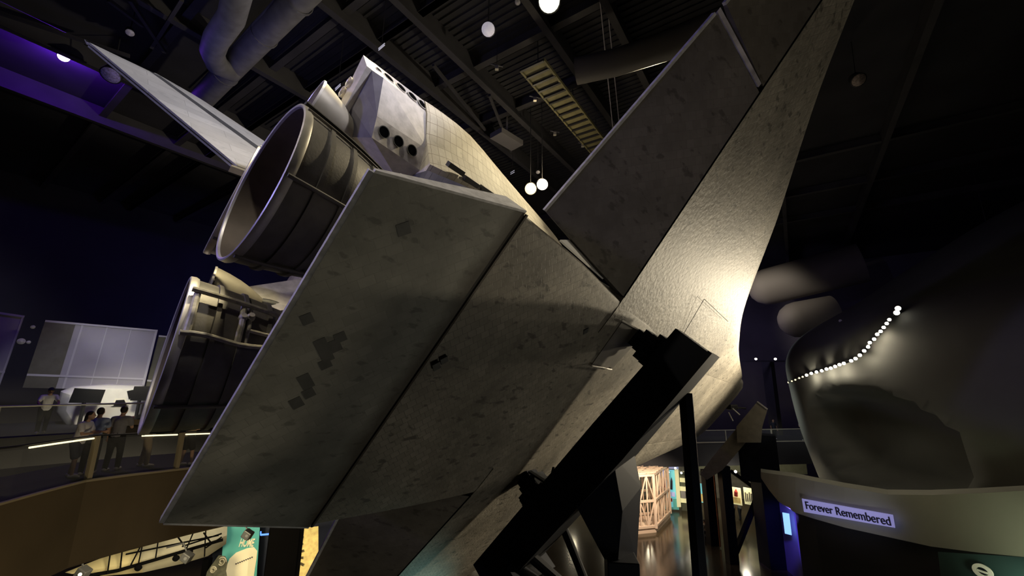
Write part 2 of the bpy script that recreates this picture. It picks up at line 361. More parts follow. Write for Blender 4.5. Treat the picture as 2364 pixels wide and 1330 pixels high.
# body flap ------------------------------------------------------------
bf = empty('body_flap'); bf.parent = ORB
rows = []
for i in range(17):
    t = -1 + i / 8; yh = 125 * t; yt = 103.2 * t
    rows.append([L(1532.2, yh, 283), L(1534.5, yh, 278.2), L(1619.5, yt, 282.8), L(1618.5, yt, 286.6), L(1537, yh, 296), L(1531, yh, 292)])
m = MB(); m.loft(rows); m.build('flap_skin', FLAPT, bf, smooth=True, angle=25)
m = MB(); m.loft([[r_[2] + V((0, 0, .05 * K)), r_[2] + V((2.2 * K, 0, .6 * K)), r_[3] + V((2.2 * K, 0, .3 * K)), r_[3]] for r_ in rows]); m.build('trailing_edge', EDGE, bf)
for sg in (1, -1):
    m = MB(); a = rows[-1] if sg > 0 else rows[0]
    m.prism([a[1], a[2], a[3], a[4]], V((0, sg * 1.3 * K, 0))); m.build('side_edge', EDGE, bf)
m = MB(); m.bar(L(1533, -124.6, 278.0), L(1533, 124.6, 278.0), .04, .03); m.build('hinge_seal', SOOT, bf)
# darker replacement tiles on the flap underside
def flap_z(X): return 278.2 + (X - 1534.5) / 85 * 4.6
def tile_patch(X, Y, a=6.6, b=6.6, par=None, mat=None, z=None):
    c45 = .7071; pts = []
    for i, j in ((-1, -1), (1, -1), (1, 1), (-1, 1)):
        dx = (i * a / 2 * c45 + j * b / 2 * c45); dy = (-i * a / 2 * c45 + j * b / 2 * c45)
        pts.append(L(X + dx, Y + dy, (z if z is not None else flap_z(X + dx)) - .12))
    m = MB(); m.prism(pts, L(0, 0, 1) - L(0, 0, 0)); return m.build('replaced_tile', mat or DTILE, par or bf)
DTILE = principled('dark replacement tile', (.05, .05, .046), .6, noise=.2, nscale=6)
OWI = OW.inverted()
def belly_at(u, v, z):
    d = (OWI.to_3x3() @ bearing(u, v)); o = OWI @ EYE; t = ((z - 280) * K - o.z) / d.z; p = o + d * t
    return p.x / K + 1300, p.y / K
for u, v, a, b in ((934, 531, 6.4, 6.4), (787, 781, 6.2, 5.4), (750, 812, 16, 5.6), (775, 801, 8, 5.4), (752, 843, 6.2, 5.6), (708, 884, 10.5, 5.6), (714, 910, 6.4, 5.4), (686, 933, 7.6, 5.6), (712, 742, 6, 5)):
    X, Y = belly_at(u, v, 280.5); tile_patch(X, Y, b, a)
for u, v, a, b in ((1344, 757, 5, 5), (1012, 852, 6, 5), (1030, 838, 5, 5)):
    X, Y = belly_at(u, v, 273); tile_patch(X, Y, b, a, ORB, DTILE, {1344: 268.4}.get(u, 275.2))
# umbilical door recess beside the starboard attach fitting
def belly_quad(pts, z, d, name, mat, par):
    q = [L(*belly_at(u, v, z), z) for u, v in pts]; m = MB(); m.prism(q, V((0, 0, d * K))); return m.build(name, mat, par)
ud = empty('umbilical_door'); ud.parent = ORB
belly_quad(((1436, 744), (1500, 778), (1478, 796), (1458, 803), (1436, 826), (1412, 853), (1366, 843)), 266.6, .8, 'door_panel', principled('door plate', (.10, .092, .08), .5, noise=.2), ud)
m = MB(); a = L(*belly_at(1366, 845, 264), 264); b = L(*belly_at(1412, 853, 264), 264); m.tube([a, b], .018); m.tube([a, a + V((0, 0, .08))], .02); m.tube([b, b + V((0, 0, .08))], .02); m.build('hinge_bar', RIMM, ud)
m = MB(); m.bar(L(*belly_at(1438, 741, 265), 266), L(*belly_at(1500, 776, 265), 266), .035, .02); m.build('door_lip', RIMM, ud)
m = MB(); m.bar(L(*belly_at(1625, 690, 267), 266.6), L(*belly_at(1680, 742, 267), 266.6), .012, .012); m.bar(L(*belly_at(1625, 690, 267), 266.6), L(*belly_at(1560, 800, 267), 266.6), .012, .012); m.build('gear_door_seam', DARK, ORB)
# vertical tail ---------------------------------------------------------
vt = empty('vertical_tail'); vt.parent = ORB
def le(Z): return 1278 + (Z - 500)
def te(Z): return 1702 - (816 - Z) * .493
def hin(Z): return te(Z) - (58 + (806 - Z) * .16)
rings = []
for Z in (470, 560, 650, 740, 805, 812, 816):
    c = te(Z) - le(Z); h = 12.5 - (Z - 470) * .022; q = max(.05, 1 - max(0, Z - 805) / 11.5)
    hx = hin(min(Z, 806)); sp = [(le(Z) + (1 - q) * 8, 0), (le(Z) + 4 + (1 - q) * 8, h * .35 * q), (le(Z) + c * .15, h * .6 * q), (hx - 2, h * q)]
    if Z >= 805: sp += [(te(Z) - 1 - (1 - q) * 3, 1.6 * q)]
    else: sp += [(hx - 1.0, h * .9)]
    ring = [L(x, y, Z) for x, y in sp] + [L(x, -y, Z) for x, y in reversed(sp[1:])]
    rings.append(ring)
m = MB(); m.loft(rings); m.build('fin', FINT, vt, smooth=True, angle=40)
rud = empty('rudder'); rud.parent = vt
for sg in (1, -1):
    rr = []
    for Z in (576, 640, 720, 800):
        h = 12.5 - (Z - 470) * .022; T = te(Z); hx = hin(Z)
        rr.append([L(hx, sg * h * .98, Z), L(T, sg * 2.6, Z), L(T, sg * .7, Z), L(hx, sg * h * .3, Z)])
    m = MB(); m.loft(rr); m.build('rudder_panel', FINT, rud)
m = MB()
HSTR = principled('hinge strip dark', (.10, .10, .105), .6, noise=.2)
for sg in (1, -1):
    rr = []
    for Z in (576, 640, 720, 800):
        h = 12.5 - (Z - 470) * .022; hx = hin(Z); w = 13 - (Z - 576) * .02
        rr.append([L(hx - 2, sg * (h + .15), Z), L(hx + w, sg * (h * .98 + .3 - w * (h - 2.6) / (te(Z) - hx)), Z), L(hx + w, sg * (h * .8 - w * .1), Z), L(hx - 2, sg * h * .8, Z)])
    m.loft(rr)
m.build('hinge_panel', HSTR, vt)
m = MB()
for sg in (1, -1): m.prism([L(hin(806), sg * 5.3, 800.6), L(te(806), sg * 1.9, 800.6), L(te(806) , sg * 1.9, 803.2), L(hin(806), sg * 5.5, 803.2)], L(0, sg * .4, 0) - L(0, 0, 0))
m.build('tip_gap', DARK, vt)
m = MB(); m.prism([L(1560, 4, 575), L(1588, 1.8, 575), L(1590, 1.8, 569), L(1572, 3, 569)], L(0, -6, 0) - L(0, 0, 0)); m.build('rudder_foot', FINT, vt)
# OMS pods ----------------------------------------------------------------
def pod(sg):
    p = empty('oms_pod'); p.parent = ORB
    # X, ymax, zwide, ztop, ybase, zbase, yin
    ps = [(1205, 112, 486, 498, 108, 462, 70), (1235, 121, 490, 512, 111, 452, 60), (1280, 129.5, 494, 532, 113.5, 445, 52), (1320, 136.5, 498, 546, 115, 441, 46), (1380, 147, 501, 560, 117, 438, 42), (1430, 156, 505, 567, 116, 438, 40), (1470, 156.5, 507, 568, 113, 440, 40), (1492, 155, 509, 566, 110, 446, 42)]
    rings = []
    for X, ym, zw, zt, yb, zb_, yi in catmull(ps, 2):
        pts = [(yi, zb_), (yb, zb_), (yb + (ym - yb) * .40, zb_ + (zw - zb_) * .45), (yb + (ym - yb) * .80, zb_ + (zw - zb_) * .75), (ym, zw), (ym - 1.0, zw + (zt - zw) * .3), (ym - 9, zw + (zt - zw) * .62), (ym - 32, zw + (zt - zw) * .93), ((ym + yi) * .5, zt), (yi + 12, zt - 8), (yi, zw)]
        rings.append([L(X, sg * y, z) for y, z in pts])
    m = MB(); m.loft(rings); m.build('pod_shell', PODT, p, smooth=True, angle=45)
    h = empty('thruster_housing'); h.parent = p
    # aft reaction-control housing: sections at X=1490, 1545, then the sloped aft end at 1552
    A = [(76, 470), (100, 455), (118.8, 466), (146.3, 497.5), (154.5, 510), (154, 530), (120, 545), (76, 540)]
    B = [(88, 494), (102.2, 454.2), (118.5, 465.2), (147.1, 489.4), (153.8, 516), (152, 521), (118, 522), (89, 516)]
    Cc = [(89, 497), (112, 498), (130, 498.7), (146.9, 499.5), (153.2, 516.3), (152.5, 518), (118, 513), (90.6, 507.4)]
    ra = [L(1488, sg * y, z) for y, z in A]; rb = [L(1545, sg * y, z) for y, z in B]; rc = [L(1552, sg * y, z) for y, z in Cc]
    m = MB(); m.loft([ra, rb, rc])
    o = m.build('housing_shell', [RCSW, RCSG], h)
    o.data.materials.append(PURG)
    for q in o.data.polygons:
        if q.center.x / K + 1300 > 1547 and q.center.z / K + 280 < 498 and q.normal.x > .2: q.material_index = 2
        if q.normal.z < -.6 and q.center.y * sg / K < 120 and q.center.x / K + 1300 < 1545: q.material_index = 1
    # raised frame of the aft face
    m = MB(); m.prism([L(1552, sg * 153.4, 516.6), L(1552, sg * 147, 499.2), L(1552, sg * 89, 496.6), L(1552, sg * 90.4, 507.6)], L(1557, 0, 0) - L(1552, 0, 0)); m.build('aft_face', RCSW, h)
    for i, X in enumerate((1536, 1521, 1506)):        # three down-firing jets
        n_ = empty('thruster'); n_.parent = h
        t = (X - 1490) / 55; y = 110.6; z = 460.0 - .2 * t
        ax = V((.05, sg * .56, -.83)).normalized(); c = L(X, sg * y, z)
        m = MB(); m.lathe(c + ax * .012, ax, [(0, .128), (.015, .135), (.015, .118), (-.02, .115)], n=28); m.build('nozzle_lip', CARB, n_)
        m = MB(); m.lathe(c + ax * .018, ax, [(-.03, .118), (-.004, .115), (-.006, .001)], n=28); m.build('nozzle_throat', DARK, n_)
    for i, X in enumerate((1545.5, 1535, 1521, 1507.5, 1495)):   # side-firing jets along the outboard edge
        r = .07 if i == 0 else .125
        t = (X - 1490) / 55; lo = V((0, 146.5, 497.5 - 6 * t)); hi = V((0, 154.2, 511.5 + 4 * t))
        y = (lo.y + hi.y) / 2; z = (lo.z + hi.z) / 2; ax = V((0, sg * (hi.z - lo.z), -(hi.y - lo.y))).normalized()
        n_ = empty('thruster'); n_.parent = h; c = L(X, sg * y, z)
        m = MB(); m.lathe(c, ax, [(0.0, r * 1.14), (.02, r * 1.12), (.02, r), (-.02, r * .96)], n=24); m.build('nozzle_lip', RCSW, n_)
        m = MB(); m.lathe(c, ax, [(-.01, r), (.012, r * .98), (.010, .001)], n=24); m.build('nozzle_throat', DARK, n_)
    for y, z in ((127.5, 512), (117.5, 514.5)):                  # two aft-firing jets
        n_ = empty('thruster'); n_.parent = h; c = L(1552, sg * y, z)
        m = MB(); m.lathe(c, V((1, 0, .1)), [(-.05, .09), (.16, .125), (.165, .132), (.17, .128), (.16, .115), (.0, .08)], n=24); m.build('nozzle_lip', RIMM, n_)
        m = MB(); m.lathe(c, V((1, 0, .1)), [(.10, .11), (.09, .001)], n=24); m.build('nozzle_throat', DARK, n_)
    # orbital manoeuvring engine bell
    e = empty('oms_engine'); e.parent = p
    ax = V((cos(radians(14)), sg * sin(radians(5)), sin(radians(14)))).normalized(); c = L(1580, sg * 95, 502)
    m = MB(); pr = [(0, .57), (-.1, .55), (-.3, .50), (-.55, .42), (-.8, .31), (-1.0, .20), (-1.12, .12)]
    m.lathe(c, ax, pr + [(d_, r_ - .012) for d_, r_ in reversed(pr)], n=48); m.build('nozzle', principled('oms nozzle %d' % sg, (.34, .31, .25), .5, metal=.3, noise=.15), e, smooth=True)
    m = MB(); m.lathe(c, ax, [(.0, .555), (.012, .565), (.012, .58), (-.03, .585), (-.03, .57)], n=48); m.build('rim', RIMM, e, smooth=True)
    m = MB(); m.lathe(c, ax, [(-1.1, .14), (-1.25, .16), (-1.5, .16)], n=24, cap1=True); m.build('chamber', CARB, e)
    return p
pod(1); pod(-1)
# main engines ---------------------------------------------------------
def ssme(ex, pit, yaw, pipes, nm):
    e = empty('main_engine'); e.parent = ORB
    ax = V((cos(radians(pit)) * cos(radians(yaw)), sin(radians(yaw)), sin(radians(pit)))).normalized(); c = L(*ex)
    X_ = ax.cross(V((0, 0, 1))).normalized(); Y_ = ax.cross(X_)          # X_ points to port, Y_ down
    prof = [(0, 46), (8, 45.3), (20, 43.8), (36, 41.2), (52, 37.8), (68, 33.4), (84, 28), (98, 21.5), (108, 15.5), (114, 11)]
    rad = lambda d: next(a[1] + (b[1] - a[1]) * (d - a[0]) / (b[0] - a[0]) for a, b in zip(prof, prof[1:]) if a[0] <= d <= b[0])
    out = [(-d * K, r * K) for d, r in prof]; inn = [(-d * K, (r - 1.0) * K) for d, r in reversed(prof)]
    m = MB(); m.lathe(c, ax, out, n=72); m.build('bell', BELL, e, smooth=True)
    m = MB(); m.lathe(c, ax, inn, n=72, cap0=True); m.build('bell_lining', BELLIN, e, smooth=True)
    m = MB(); m.lathe(c, ax, [(.02 * K, 45.1 * K), (1.2 * K, 45.4 * K), (1.6 * K, 46.3 * K), (1.2 * K, 47.2 * K), (-1.5 * K, 47.4 * K), (-3.2 * K, 46.6 * K), (-3.4 * K, 45.8 * K)], n=72); m.build('rim', RIMM, e, smooth=True)
    for d in (15, 29, 43, 55, 66, 76):
        r = rad(d); m = MB(); m.lathe(c, ax, [((-d - 1.4) * K, (r - .6) * K), ((-d - 1.2) * K, (r + 1.3) * K), ((-d + 1.2) * K, (r + 1.5) * K), ((-d + 1.4) * K, (r - .2) * K)], n=72); m.build('hat_band', BELL, e, smooth=True)
    m = MB(); m.lathe(c, ax, [(-108 * K, 15 * K), (-112 * K, 18 * K), (-116 * K, 18 * K), (-120 * K, 13 * K), (-138 * K, 13 * K), (-142 * K, 20 * K), (-152 * K, 20 * K), (-158 * K, 8 * K)], n=32, cap1=True); m.build('combustion_chamber', PIPEM, e, smooth=True)
    m = MB()
    for k in range(5):
        a = k * 2 * pi / 5 + .3; m.tube([c + ax * (-d * K) + (X_ * cos(a) + Y_ * sin(a)) * r * K for d, r in ((118, 14), (124, 24), (138, 26), (150, 20))], .07, 8)
    m.build('turbopump_duct', PIPEM, e, smooth=True)
    # heat-shield dome at the body end
    m = MB(); m.lathe(c, ax, [(-84 * K, 33 * K), (-92 * K, 38 * K), (-102 * K, 43 * K), (-116 * K, 47 * K), (-130 * K, 48 * K)], n=48); m.build('heat_shield_dome', RCSG, e, smooth=True)
    def path(a, dmax, off, d0=0, wob=0):
        pts = []
        for i in range(18):
            d = d0 + (dmax - d0) * i / 17; aa = a + wob * sin(i * .9)
            pts.append(c + ax * (-d * K) + (X_ * cos(aa) + Y_ * sin(aa)) * (rad(d) + off) * K)
        return pts
    for nm_, a, r, off, dm, mt, wob in pipes:
        m = MB(); m.tube(path(a, dm, off, 0 if r < .05 else 1, wob), r, 8); m.build(nm_, mt, e, smooth=True)
    return e, c, ax, X_, Y_, rad
def ang(e_, u, v, d):       # roll angle on the bell whose outline point lies in direction (u, v)
    return e_
# engine three, starboard lower
P3 = [('cable_bundle', 3.42, .05, 3.0, 105, CABLE, .02), ('cable_bundle', 3.28, .035, 2.4, 105, CABLE, .015), ('coolant_pipe', 3.0, .022, 1.6, 95, BELL, 0), ('coolant_pipe', 2.0, .028, 1.6, 95, BELL, 0), ('coolant_pipe', .9, .028, 1.6, 95, BELL, 0), ('coolant_pipe', 4.2, .028, 1.6, 95, BELL, 0)]
ENG3 = ssme((1627.5, 57.4, 365.4), 8.6, 2.3, P3, 'c')
P2 = [('coolant_pipe', 3.02, .04, 4.5, 96, PIPEM, 0), ('coolant_pipe', 2.45, .035, 3.2, 96, PIPEM, .02), ('coolant_pipe', 1.6, .028, 1.6, 95, BELL, 0), ('cable_bundle', .35, .06, 3, 100, CABLE, .03)]
ENG2 = ssme((1626, -65.5, 370.5), 10.6, -5.7, P2, 'b')
P1 = [('coolant_pipe', 1.2, .028, 1.6, 95, BELL, 0), ('coolant_pipe', 3.3, .028, 1.6, 95, BELL, 0), ('coolant_pipe', 5.2, .028, 1.6, 95, BELL, 0)]
ENG1 = ssme((1600, 0, 486), 16.2, -.6, P1, 'a')
# plumbing bridge between the two long pipes on the port engine
e, c, ax, X_, Y_, rad = ENG2
for d in (3, 27, 31, 52, 68):
    m = MB(); pts = []
    for i in range(9):
        a = 2.45 + (3.02 - 2.45) * i / 8; pts.append(c + ax * (-d * K) + (X_ * cos(a) + Y_ * sin(a)) * (rad(d) + 2.2 + (1.5 if i in (3, 4) else 0)) * K)
    m.tube(pts, .045 if d != 31 else .03, 8); m.build('cross_pipe', PIPEM, e, smooth=True)
for d, a in ((27, 2.80), (31, 2.84), (50, 2.70), (62, 2.75), (80, 2.72)):
    q = c + ax * (-d * K) + (X_ * cos(a) + Y_ * sin(a)) * (rad(d) + 3.6) * K; nrm = (X_ * cos(a) + Y_ * sin(a))
    m = MB(); m.lathe(q - nrm * .03, nrm, [(0, .06), (.05, .06), (.055, .045), (.10, .04)], n=14, cap1=True); m.build('sensor_boss', PIPEM, e, smooth=True)
m = MB(); pts = [c + ax * (-d * K) + (X_ * cos(2.66 + .02 * sin(d)) + Y_ * sin(2.66 + .02 * sin(d))) * (rad(d) + 3.2) * K for d in range(30, 96, 6)]; m.tube(pts, .028, 8); m.build('drain_line', PIPEM, e, smooth=True)
# aft bulkhead fittings
m = MB(); m.box(L(1548, 94, 372), .2, .2, .34, Matrix.Rotation(.3, 3, 'Y')); m.build('tail_service_door', RCSW, ORB, bevel=.02)
m = MB()
for X, Y, Z in ((1470, 119.5, 441), (1447, 117.5, 441), (1424, 118.5, 440), (1400, 119.5, 438), (1376, 118.5, 438)): m.box(L(X, Y, Z), .5, .12, .14)
m.build('pod_sealing_strip', CARB, ORB)
# ------------------------------------------------------------------ SUPPORT CRADLE
cr = empty('support_cradle', ow(1317, 0, 205)); tag(cr, 'massive dark blue steel cradle beam and pylon carrying the tilted orbiter', 'support')
CI = Matrix.Translation(-cr.location)
def c_(X, Y, Z): return ow(X, Y, Z) - cr.location
m = MB(); bx = []
for X in (1292, 1340):
    for Z in (205, 234): bx.append((X, Z))
sec = [(1340, 204), (1340, 236), (1294, 244), (1294, 208)]
m.loft([[c_(X, -192, Z + 8) for X, Z in sec], [c_(X, 0, Z + (4 if Z > 220 else 0)) for X, Z in sec], [c_(X, 117.5, Z) for X, Z in sec]])
m.build('cross_beam', SUPP, cr, bevel=.01)
m = MB()
a_ = [(1341, 204.2), (1341, 200.5), (1291, 204.5), (1291, 208)]
m.loft([[c_(X, -192, Z + 8) for X, Z in a_], [c_(X, 0, Z) for X, Z in a_], [c_(X, 118.5, Z) for X, Z in a_]]); m.build('lower_flange', SUPG, cr)
def stack(Y0, nm, sgn):
    f = empty(nm); f.parent = cr
    for i, (z0, z1, w, d, dy) in enumerate(((233, 238, 40, 34, 0), (238, 246, 32, 30, 1), (246, 254, 27, 26, -1), (254, 260, 22, 22, 1.5), (260, 266.5, 17, 18, 0))):
        m = MB(); m.loft([[c_(1317 + i_ * d / 2, Y0 + dy + j_ * w / 2, z) for i_, j_ in ((-1, -1), (1, -1), (1, 1), (-1, 1))] for z in (z0, z1)]); m.build('spacer_plate', SUPP, f)
    for k in range(5):
        m = MB(); m.tube([c_(1317 + 16, Y0 - 12 + 6 * k, 242), c_(1317 + 16, Y0 - 12 + 6 * k, 250)], .035, 8); m.build('bolt', SUPP, f)
    return f
stack(88, 'attach_fitting', 1); stack(-97, 'attach_fitting', -1)
m = MB(); m.bar(c_(1330, -84, 262), c_(1330, -74, 236), .12, .05); m.bar(c_(1330, -72, 240), c_(1330, -60, 246), .06, .05); m.build('tie_link', SUPG, cr)
# pylon: wide faceted head, tapering leg, box column to the floor
pc = atz(1432, 1290, 7.2); pc = ow(1317, -6, 204); base = V((pc.x, pc.y, 0))
yaw = radians(38)
def pyl(z, w1, w2, dx=0):
    r_ = rotz(yaw); return [V((base.x, base.y, z)) + r_ @ V((i_ * w1 / 2 + dx, j_ * w2 / 2, 0)) - cr.location for i_, j_ in ((-1, -1), (1, -1), (1, 1), (-1, 1))]
def pylp(pts, D): return [at(u, v, D) - cr.location for u, v in pts]
DP = hypot(base.x, base.y)
fr = [at(u, v, DP - .25) for u, v in ((1330, 1168), (1396, 1060), (1414, 1050), (1437, 1180), (1427, 1292), (1395, 1291))]
bk = [at(u, v, DP + .45) for u, v in ((1365, 1150), (1430, 1040), (1463, 1042), (1480, 1125), (1470, 1290), (1415, 1285))]
m = MB(); m.loft([[p - cr.location for p in fr], [p - cr.location for p in bk]]); m.build('pylon_head', [SUPP], cr)
cc = (at(1398, 1289, DP) + at(1470, 1289, DP)) / 2; wd = (at(1398, 1289, DP) - at(1470, 1289, DP)).length
m = MB(); m.box(V((cc.x, cc.y, cc.z / 2 + .02)) - cr.location, wd, .7, cc.z + .04, rotz(-.1)); m.build('pylon_column', SUPP, cr, bevel=.02)
# port end saddle
m = MB(); m.loft([[c_(X, Y, Z) for X, Y in ((1350, -205), (1350, -150), (1285, -150), (1285, -205))] for Z in (196, 226)]); m.build('end_saddle', SUPP, cr)
pe = ow(1317, -172, 200); m = MB(); m.bar(V((pe.x, pe.y, 0)) - cr.location, pe - cr.location, .75, .75); m.build('port_column', SUPP, cr)
m = MB(); a = atz(1400, 1420, 1.0); m.tube([at(1297, 1208, 11.9) - cr.location, at(1352, 1345, 11.9) - cr.location, ], .11, 12); m.build('diagonal_brace', SUPG, cr)
m = MB(); m.tube([at(1215, 1275, 11.2) - cr.location, at(1300, 1350, 11.4) - cr.location], .13, 12); m.build('diagonal_brace', SUPG, cr)
# slim post under the starboard end
ps = ow(1296, 74, 206); pz = ps.z
t_ = empty('slim_support_post', (ps.x, ps.y, 0)); tag(t_, 'slim black steel post rising to the upper end of the cradle beam', 'post')
m = MB(); m.box((0, 0, pz / 2), .22, .22, pz, rotz(.4)); m.build('shaft', SUPP, t_, bevel=.01)
m = MB(); m.box((0, 0, .02), .5, .5, .04, rotz(.4)); m.build('base_plate', SUPP, t_)
m = MB(); m.box((.13, -.02, pz / 2), .03, .05, pz - .1, rotz(.4)); m.build('conduit', SUPG, t_)
# forward support frame under the nose
fs = empty('nose_support_frame', (15.0, 31.5, 0)); tag(fs, 'tan and black steel frame holding up the orbiter nose, far right of centre', 'support')
fl = lambda p: V(p) - fs.location
m = MB(); m.prism([fl(at(u, v, 33.2)) for u, v in ((1615, 1096), (1640, 1062), (1700, 990), (1722, 985), (1730, 1012), (1668, 1085), (1632, 1108))], bearing(1680, 1000) * 1.4); m.build('boom', TAN, fs)
m = MB(); m.prism([fl(at(u, v, 33.0)) for u, v in ((1700, 985), (1748, 928), (1772, 945), (1760, 985), (1757, 1022), (1702, 1022))], bearing(1730, 980) * 1.6); m.build('head_block', TAN, fs)
m = MB(); m.bar(fl(at(1748, 927, 33)), fl(at(1772, 945, 33)), .12, .08); m.build('edge_strip', RIMM, fs)
a = at(1622, 1085, 36.5); m = MB(); m.bar(fl((a.x + .3, a.y, 0)), fl((a.x + .3, a.y, a.z)), .75, .6); m.build('leg', SUPP, fs)
a = at(1663, 1075, 33.6); m = MB(); m.bar(fl((a.x + .2, a.y, 0)), fl((a.x + .2, a.y, a.z)), .65, .6); m.build('leg', SUPP, fs)
a = atz(1690, 1296, .1); b = at(1748, 1150, hypot(a.x, a.y) + 2); m = MB(); m.bar(fl(a), fl(b), .28, .28); m.build('diagonal_brace', SUPP, fs)
m = MB(); m.bar(fl(at(1688, 1088, 35)), fl(at(1752, 1135, 36)), .22, .22); m.build('diagonal_brace', SUPP, fs)
m = MB(); m.box(fl(at(1750, 1055, 34.5)), 2.3, 1.5, 3.0, rotz(-.5)); m.build('knee_block', SUPP, fs)
a = at(1765, 1110, 34.5); m = MB(); m.bar(fl((a.x, a.y, 0)), fl((a.x, a.y, a.z)), 1.3, 1.2); m.build('leg', SUPP, fs)
m = MB(); a = at(1648, 1094, 36); m.tube([fl((a.x, a.y, a.z)), fl((a.x, a.y, .1))], .06, 8); m.build('lit_edge_tube', principled('orange lit edge', (.4, .18, .08), .4, metal=.4), fs)  # orange tube paints the lit edge of the leg
# ------------------------------------------------------------------ ROOM SHELL
SX0, SX1, TX0, TX1, ZC = -14, 62, -46, 62, 26
def slab(name, s0, s1, t0, t1, z0, z1, mat):
    m = MB(); m.prism([rm(s0, t0, z0), rm(s1, t0, z0), rm(s1, t1, z0), rm(s0, t1, z0)], V((0, 0, z1 - z0))); return struct(m.build(name, mat))
slab('floor', SX0, SX1, TX0, TX1, -.3, 0, FLOOR)
slab('ceiling', SX0, SX1, TX0, TX1, ZC, ZC + .3, CEIL)
slab('wall_far', SX1, SX1 + .4, TX0, TX1, 0, ZC, WALLP)
slab('wall_near', SX0 - .4, SX0, TX0, TX1, 0, ZC, WALLD)
slab('wall_left', SX0, SX1, TX0 - .4, TX0, 0, ZC, WALLD)
slab('wall_right', SX0, SX1, TX1, TX1 + .4, 0, ZC, WALLD)
# roof steel: girders along E1, purlins along E2
def st(p): return p.dot(E1), p.dot(E2)
gird = []
for (u0, v0), (u1, v1) in (((770, 0), (1180, 380)), ((1110, 180), (1310, 390)), ((1255, 60), (1430, 310)), ((1395, 30), (1485, 160))):
    a = atz(u0, v0, 25); b = atz(u1, v1, 25); gird.append((st(a)[1] + st(b)[1]) / 2)
gird += [gird[0] - 5.5, gird[0] - 11.5, gird[-1] + 5, gird[-1] + 10, gird[0] - 17]
for i, t in enumerate(sorted(gird)):
    m = MB(); m.bar(rm(SX0 + .1, t, 25.0), rm(SX1 - .1, t, 25.0), .28, .06); m.bar(rm(SX0 + .1, t, 25.5), rm(SX1 - .1, t, 25.5), .05, .95)
    struct(m.build('roof_beam', BEAMM))
purl = [st(atz(u, v, 25.3))[0] for u, v in ((690, 120), (1000, 215), (1310, 210), (1000, 20))] + [4, 9, 30, 36, 42]
for s in purl:
    m = MB(); m.bar(rm(s, TX0 + .1, 25.45), rm(s, TX1 - .1, 25.45), .3, .05); m.bar(rm(s, TX0 + .1, 25.7), rm(s, TX1 - .1, 25.7), .05, .5); struct(m.build('roof_beam', BEAMM))
for (u0, v0), (u1, v1) in (((1000, 150), (1120, 300)), ((1180, 350), (1130, 220)), ((250, 0), (330, 60)), ((300, 0), (380, 120)), ((0, 30), (300, 130)), ((420, 0), (350, 110))):
    m = MB(); m.bar(atz(u0, v0, 24.7), atz(u1, v1, 24.9), .12, .12); struct(m.build('roof_beam', BEAMM))
# ribbed roof deck between the purlins
m = MB()
for k in range(62):
    s = 6 + k * .31; m.bar(rm(s, -24, 25.97), rm(s, 2, 25.97), .12, .05)
struct(m.build('ceiling_rib', CEIL))
# big air ducts at upper left
du = empty('air_duct', atz(600, 90, 24.4)); tag(du, 'grey air duct with a bent branch crossing the dark ceiling above the tail', 'duct'); ld = du.location
m = MB(); m.tube([atz(735, -50, 24.4) - ld, atz(560, 130, 24.4) - ld, atz(470, 225, 24.4) - ld], .47, 20); m.build('main_run', DUCT, du, smooth=True)
m = MB(); m.tube([atz(552, -30, 23.3) - ld, atz(535, 40, 23.3) - ld, atz(500, 90, 23.4) - ld, atz(490, 120, 23.5) - ld, atz(500, 148, 23.8) - ld, atz(535, 165, 24.2) - ld], .40, 20); m.build('bent_branch', DUCT, du, smooth=True)
for u, v in ((690, 0), (610, 80), (520, 172)):
    m = MB(); m.lathe(atz(u, v, 24.4) - ld, atz(735, -50, 24.4) - atz(470, 225, 24.4), [(-.05, .47), (-.05, .5), (.05, .5), (.05, .47)], n=20); m.build('flange', DUCT, du)
m = MB(); m.tube([atz(1330, 165, 23.6), atz(1420, 145, 23.6), atz(1560, 100, 23.6), atz(1650, 60, 23.6)], .5, 16); tag(m.build('air_duct', principled('duct brown grey', (.07, .065, .062), .7), smooth=True), 'dim ceiling duct partly hidden behind the raised wing', 'duct')
# yellow grating tray
g = empty('ceiling_grating', atz(1290, 250, 24.2)); tag(g, 'long yellowish ribbed grating tray hung under the dark ceiling', 'grating')
a0 = atz(1228, 150, 24.2) - g.location; a1 = atz(1385, 345, 24.2) - g.location; dr = (a1 - a0); sd = dr.cross(V((0, 0, 1))).normalized()
w_ = .55
m = MB(); m.prism([a0 + sd * w_, a1 + sd * w_, a1 - sd * w_, a0 - sd * w_], V((0, 0, .05))); m.build('tray_panel', YELT, g)
for k in range(16):
    p = a0 + dr * (k / 15); m = MB(); m.bar(p + sd * w_ - V((0, 0, .05)), p - sd * w_ - V((0, 0, .05)), .1, .08); m.build('rung', BLACKM, g)
for q in (1, -1):
    m = MB(); m.bar(a0 + sd * w_ * q, a1 + sd * w_ * q, .08, .14); m.build('side_rail', YELT, g)
for k in (1, 8, 14):
    p = a0 + dr * (k / 15); m = MB(); m.tube([p, p + V((0, 0, 1.8))], .02, 6); m.build('hanger', BLACKM, g)
# pale ceiling box
m = MB(); p = atz(1170, 322, 24.6); m.box(p, 1.7, .9, .3, rotz(RZ + 1.4)); m.box(p + V((0, 0, .8)), .1, .1, 1.4); tag(m.build('ceiling_unit', principled('unit grey', (.13, .125, .13), .7)), 'pale rectangular unit hung below the roof beams above the pod', 'ceiling unit')
# hanging cables
for (u0, v0), (u1, v1), w in (((1382, 0), (1416, 288), 'left'), ((1400, 20), (1430, 272), 'right')):
    m = MB(); m.tube([atz(u0, v0 - 30, 25.4), at(u1, v1 + 20, 20.5)], .022, 6); tag(m.build('hanging_cable', principled('cable grey ' + w, (.28, .27, .3), .6)), '%s of the two thin cables dropping from the ceiling behind the raised wing' % w, 'cable')
